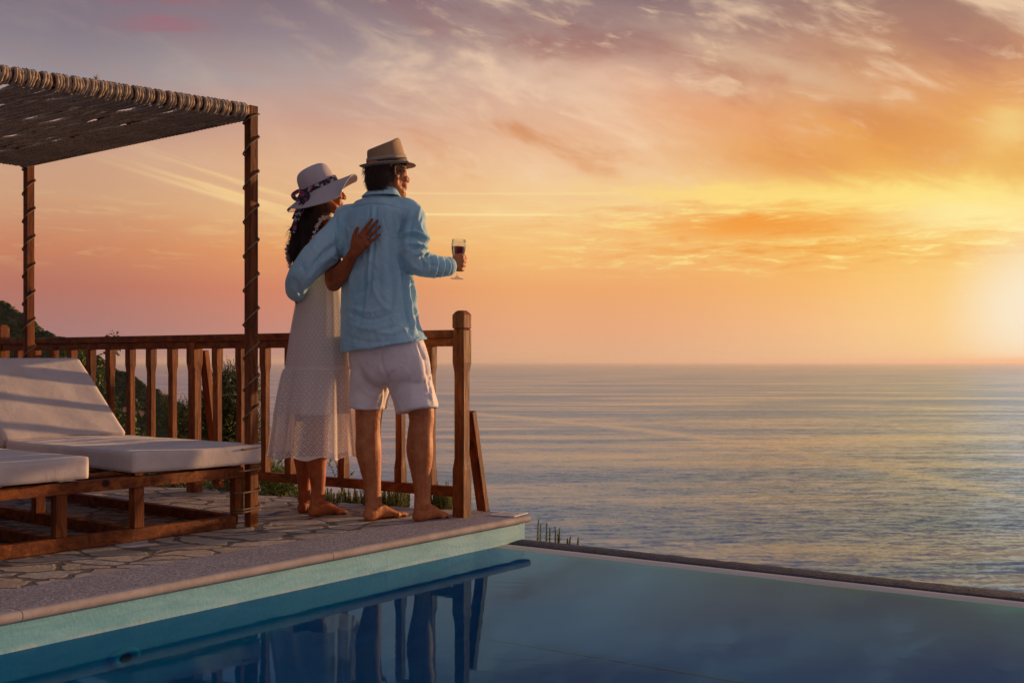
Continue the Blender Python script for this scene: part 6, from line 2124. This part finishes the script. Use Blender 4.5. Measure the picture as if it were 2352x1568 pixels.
def vine():
    lv, st = Leaves(), MB(); r2 = random.Random(12)
    root = empty('climbing_vine', at(250, 1010, 7.5), 'leafy climbing vine with small pale flowers winding up the left railing', 'vine')
    stems = [[(300, 1010, 7.7), (262, 930, 7.65), (232, 860, 7.6), (262, 800, 7.55), (256, 780, 7.5), (266, 775, 7.45)],
             [(330, 1005, 7.7), (285, 965, 7.66), (250, 930, 7.62), (235, 880, 7.6), (215, 840, 7.55)],
             [(180, 900, 7.8), (170, 860, 7.75), (192, 825, 7.6), (205, 805, 7.5)],
             [(240, 1010, 7.7), (275, 990, 7.7), (300, 960, 7.68), (318, 930, 7.66)],
             [(150, 880, 7.8), (160, 840, 7.8), (150, 815, 7.7), (172, 800, 7.6)]]
    for s_ in stems:
        P_ = [at(*q) for q in s_]
        C_ = [Vector(c) for c in catmull([tuple(p) for p in P_], 6)]
        limb(st, [(c, 0.0028) for c in C_], seg=5, k=1, round_ends=False)
        for c in C_:
            for e in range(7):
                o_ = rand_dir(r2)
                d = (o_ + Vector((0, -0.3, -0.1))).normalized()
                sd = d.cross(rand_dir(r2)).normalized()
                lv.quad(c + o_ * r2.uniform(0.0, 0.045), d, sd, r2.uniform(0.020, 0.036), r2.uniform(0.006, 0.010), r2.random(), 0.006)
    lv.build('foliage', M['leaf_vine'], root); st.build('stems', M['twig'], root, True)
    tn = MB()
    P_ = [at(240, 776, 7.45), at(246, 768, 7.45), at(256, 767, 7.45), at(263, 772, 7.45), at(266, 778, 7.45)]
    limb(tn, [(p, 0.0016) for p in P_], seg=5, k=3)
    tn.build('tendril', M['twig'], root, True)
    for (x, y) in ((327, 948), (310, 946), (288, 940)):
        fb = Leaves(); c = at(x, y, 7.5)
        for e in range(6):
            a = e * 1.047
            d = Vector((math.cos(a), -0.4, math.sin(a))).normalized()
            fb.quad(c, d, d.cross(Vector((0, 1, 0))).normalized(), 0.022, 0.008, 0.9)
        fb.build('flower', M['petal'], root)
vine()
def weeds():
    lv, st = Leaves(), MB(); r2 = random.Random(5)
    root = empty('dry_weed', at(775, 1110, 6.3), 'thin wiry weed rising past the lower rail between the couple', 'plant')
    for s_ in ([(785, 1125), (766, 1085), (757, 1062), (762, 1050)], [(785, 1125), (776, 1080), (770, 1056)], [(785, 1125), (804, 1092), (812, 1082)], [(785, 1125), (794, 1098), (789, 1090)]):
        P_ = [Vector(c) for c in catmull([tuple(at(x, y, 6.3)) for x, y in s_], 5)]
        limb(st, [(c, 0.0014) for c in P_], seg=4, k=1, round_ends=False)
        for c in P_:
            for e in range(2):
                d = rand_dir(r2); lv.quad(c, d, d.cross(rand_dir(r2)).normalized(), 0.016, 0.004, 0.6)
    lv.build('foliage', M['leaf_rosemary'], root); st.build('stems', M['twig'], root, True)
weeds()

# scrub covering the headland: a mass nobody could count
def hill_scrub():
    h = bpy.data.objects['hill'].data
    rr2 = random.Random(77)
    lv = Leaves()
    polys = h.polygons
    N = len(polys)
    vv = get_v(h)
    k = 0
    while k < 22000:
        p = polys[rr2.randrange(N)]
        c = Vector(p.center)
        if c.z < -30: continue
        px = CX + F * c.x / c.y
        if not (-60 < px < 640): continue
        k += 1
        nrm = Vector(p.normal)
        s_ = rr2.uniform(0.10, 0.26)
        tone = rr2.random()
        base = c
        for e in range(5):
            d = (rand_dir(rr2) + Vector((0, 0, 0.8))).normalized()
            lv.quad(base + rand_dir(rr2) * s_ * 0.7, d, d.cross(rand_dir(rr2)).normalized(), s_, s_ * 0.32, min(1, max(0, tone + rr2.uniform(-.2, .2))))
    o = lv.build('hill_scrub', M['leaf_hill'])
    tag(o, 'dark scrub and low trees covering the headland', 'scrub', kind='stuff')
mat('leaf_hill', leaf_fn((0.045, 0.052, 0.020, 1), (0.10, 0.11, 0.032, 1), (0.24, 0.20, 0.06, 1)))
hill_scrub()

# dry needles blown under the daybed
def litter():
    rr2 = random.Random(41)
    lv = Leaves()
    for k in range(900):
        if rr2.random() < 0.75:
            s_, t_ = rr2.uniform(-1.3, -0.1), 0.80 + rr2.gauss(0, 0.05)
            p = B(s_, t_, 0)
        else:
            p = B(rr2.uniform(-1.6, 0.5), rr2.uniform(0.0, 1.8), 0)
        a = rr2.uniform(0, 6.28)
        d = Vector((math.cos(a), math.sin(a), rr2.uniform(0.0, 0.35))).normalized()
        lv.quad(p + Z3 * 0.003, d, d.cross(Z3).normalized(), rr2.uniform(0.02, 0.05), 0.0014, 0.5)
    me = bpy.data.meshes.new('dry_needles')
    me.from_pydata([tuple(p) for p in lv.v], [], lv.f)
    tag(link('dry_needles', me, M['dry_needles'], None, False), 'dry pine needles scattered on the paving under the daybed frame', 'needles', kind='stuff')
litter()

# sea air
def make_haze():
    m_ = bpy.data.materials.new('haze'); m_.use_nodes = True
    g = G(m_.node_tree)
    out = g.n('ShaderNodeOutputMaterial')
    vol = g.n('ShaderNodeVolumePrincipled', {'Color': (0.95, 0.88, 0.84, 1), 'Density': 5.0e-5, 'Anisotropy': 0.3})
    g.put(out.inputs['Volume'], vol.outputs[0])
    M['haze'] = m_
    mb = MB()
    mb.box((0, 29000, 10), (53000, 0, 0), (0, 31500, 0), (0, 0, 69.5))
    o = mb.build('haze', m_)
    tag(o, 'thin sunset haze over the sea', 'haze', kind='stuff')
make_haze()
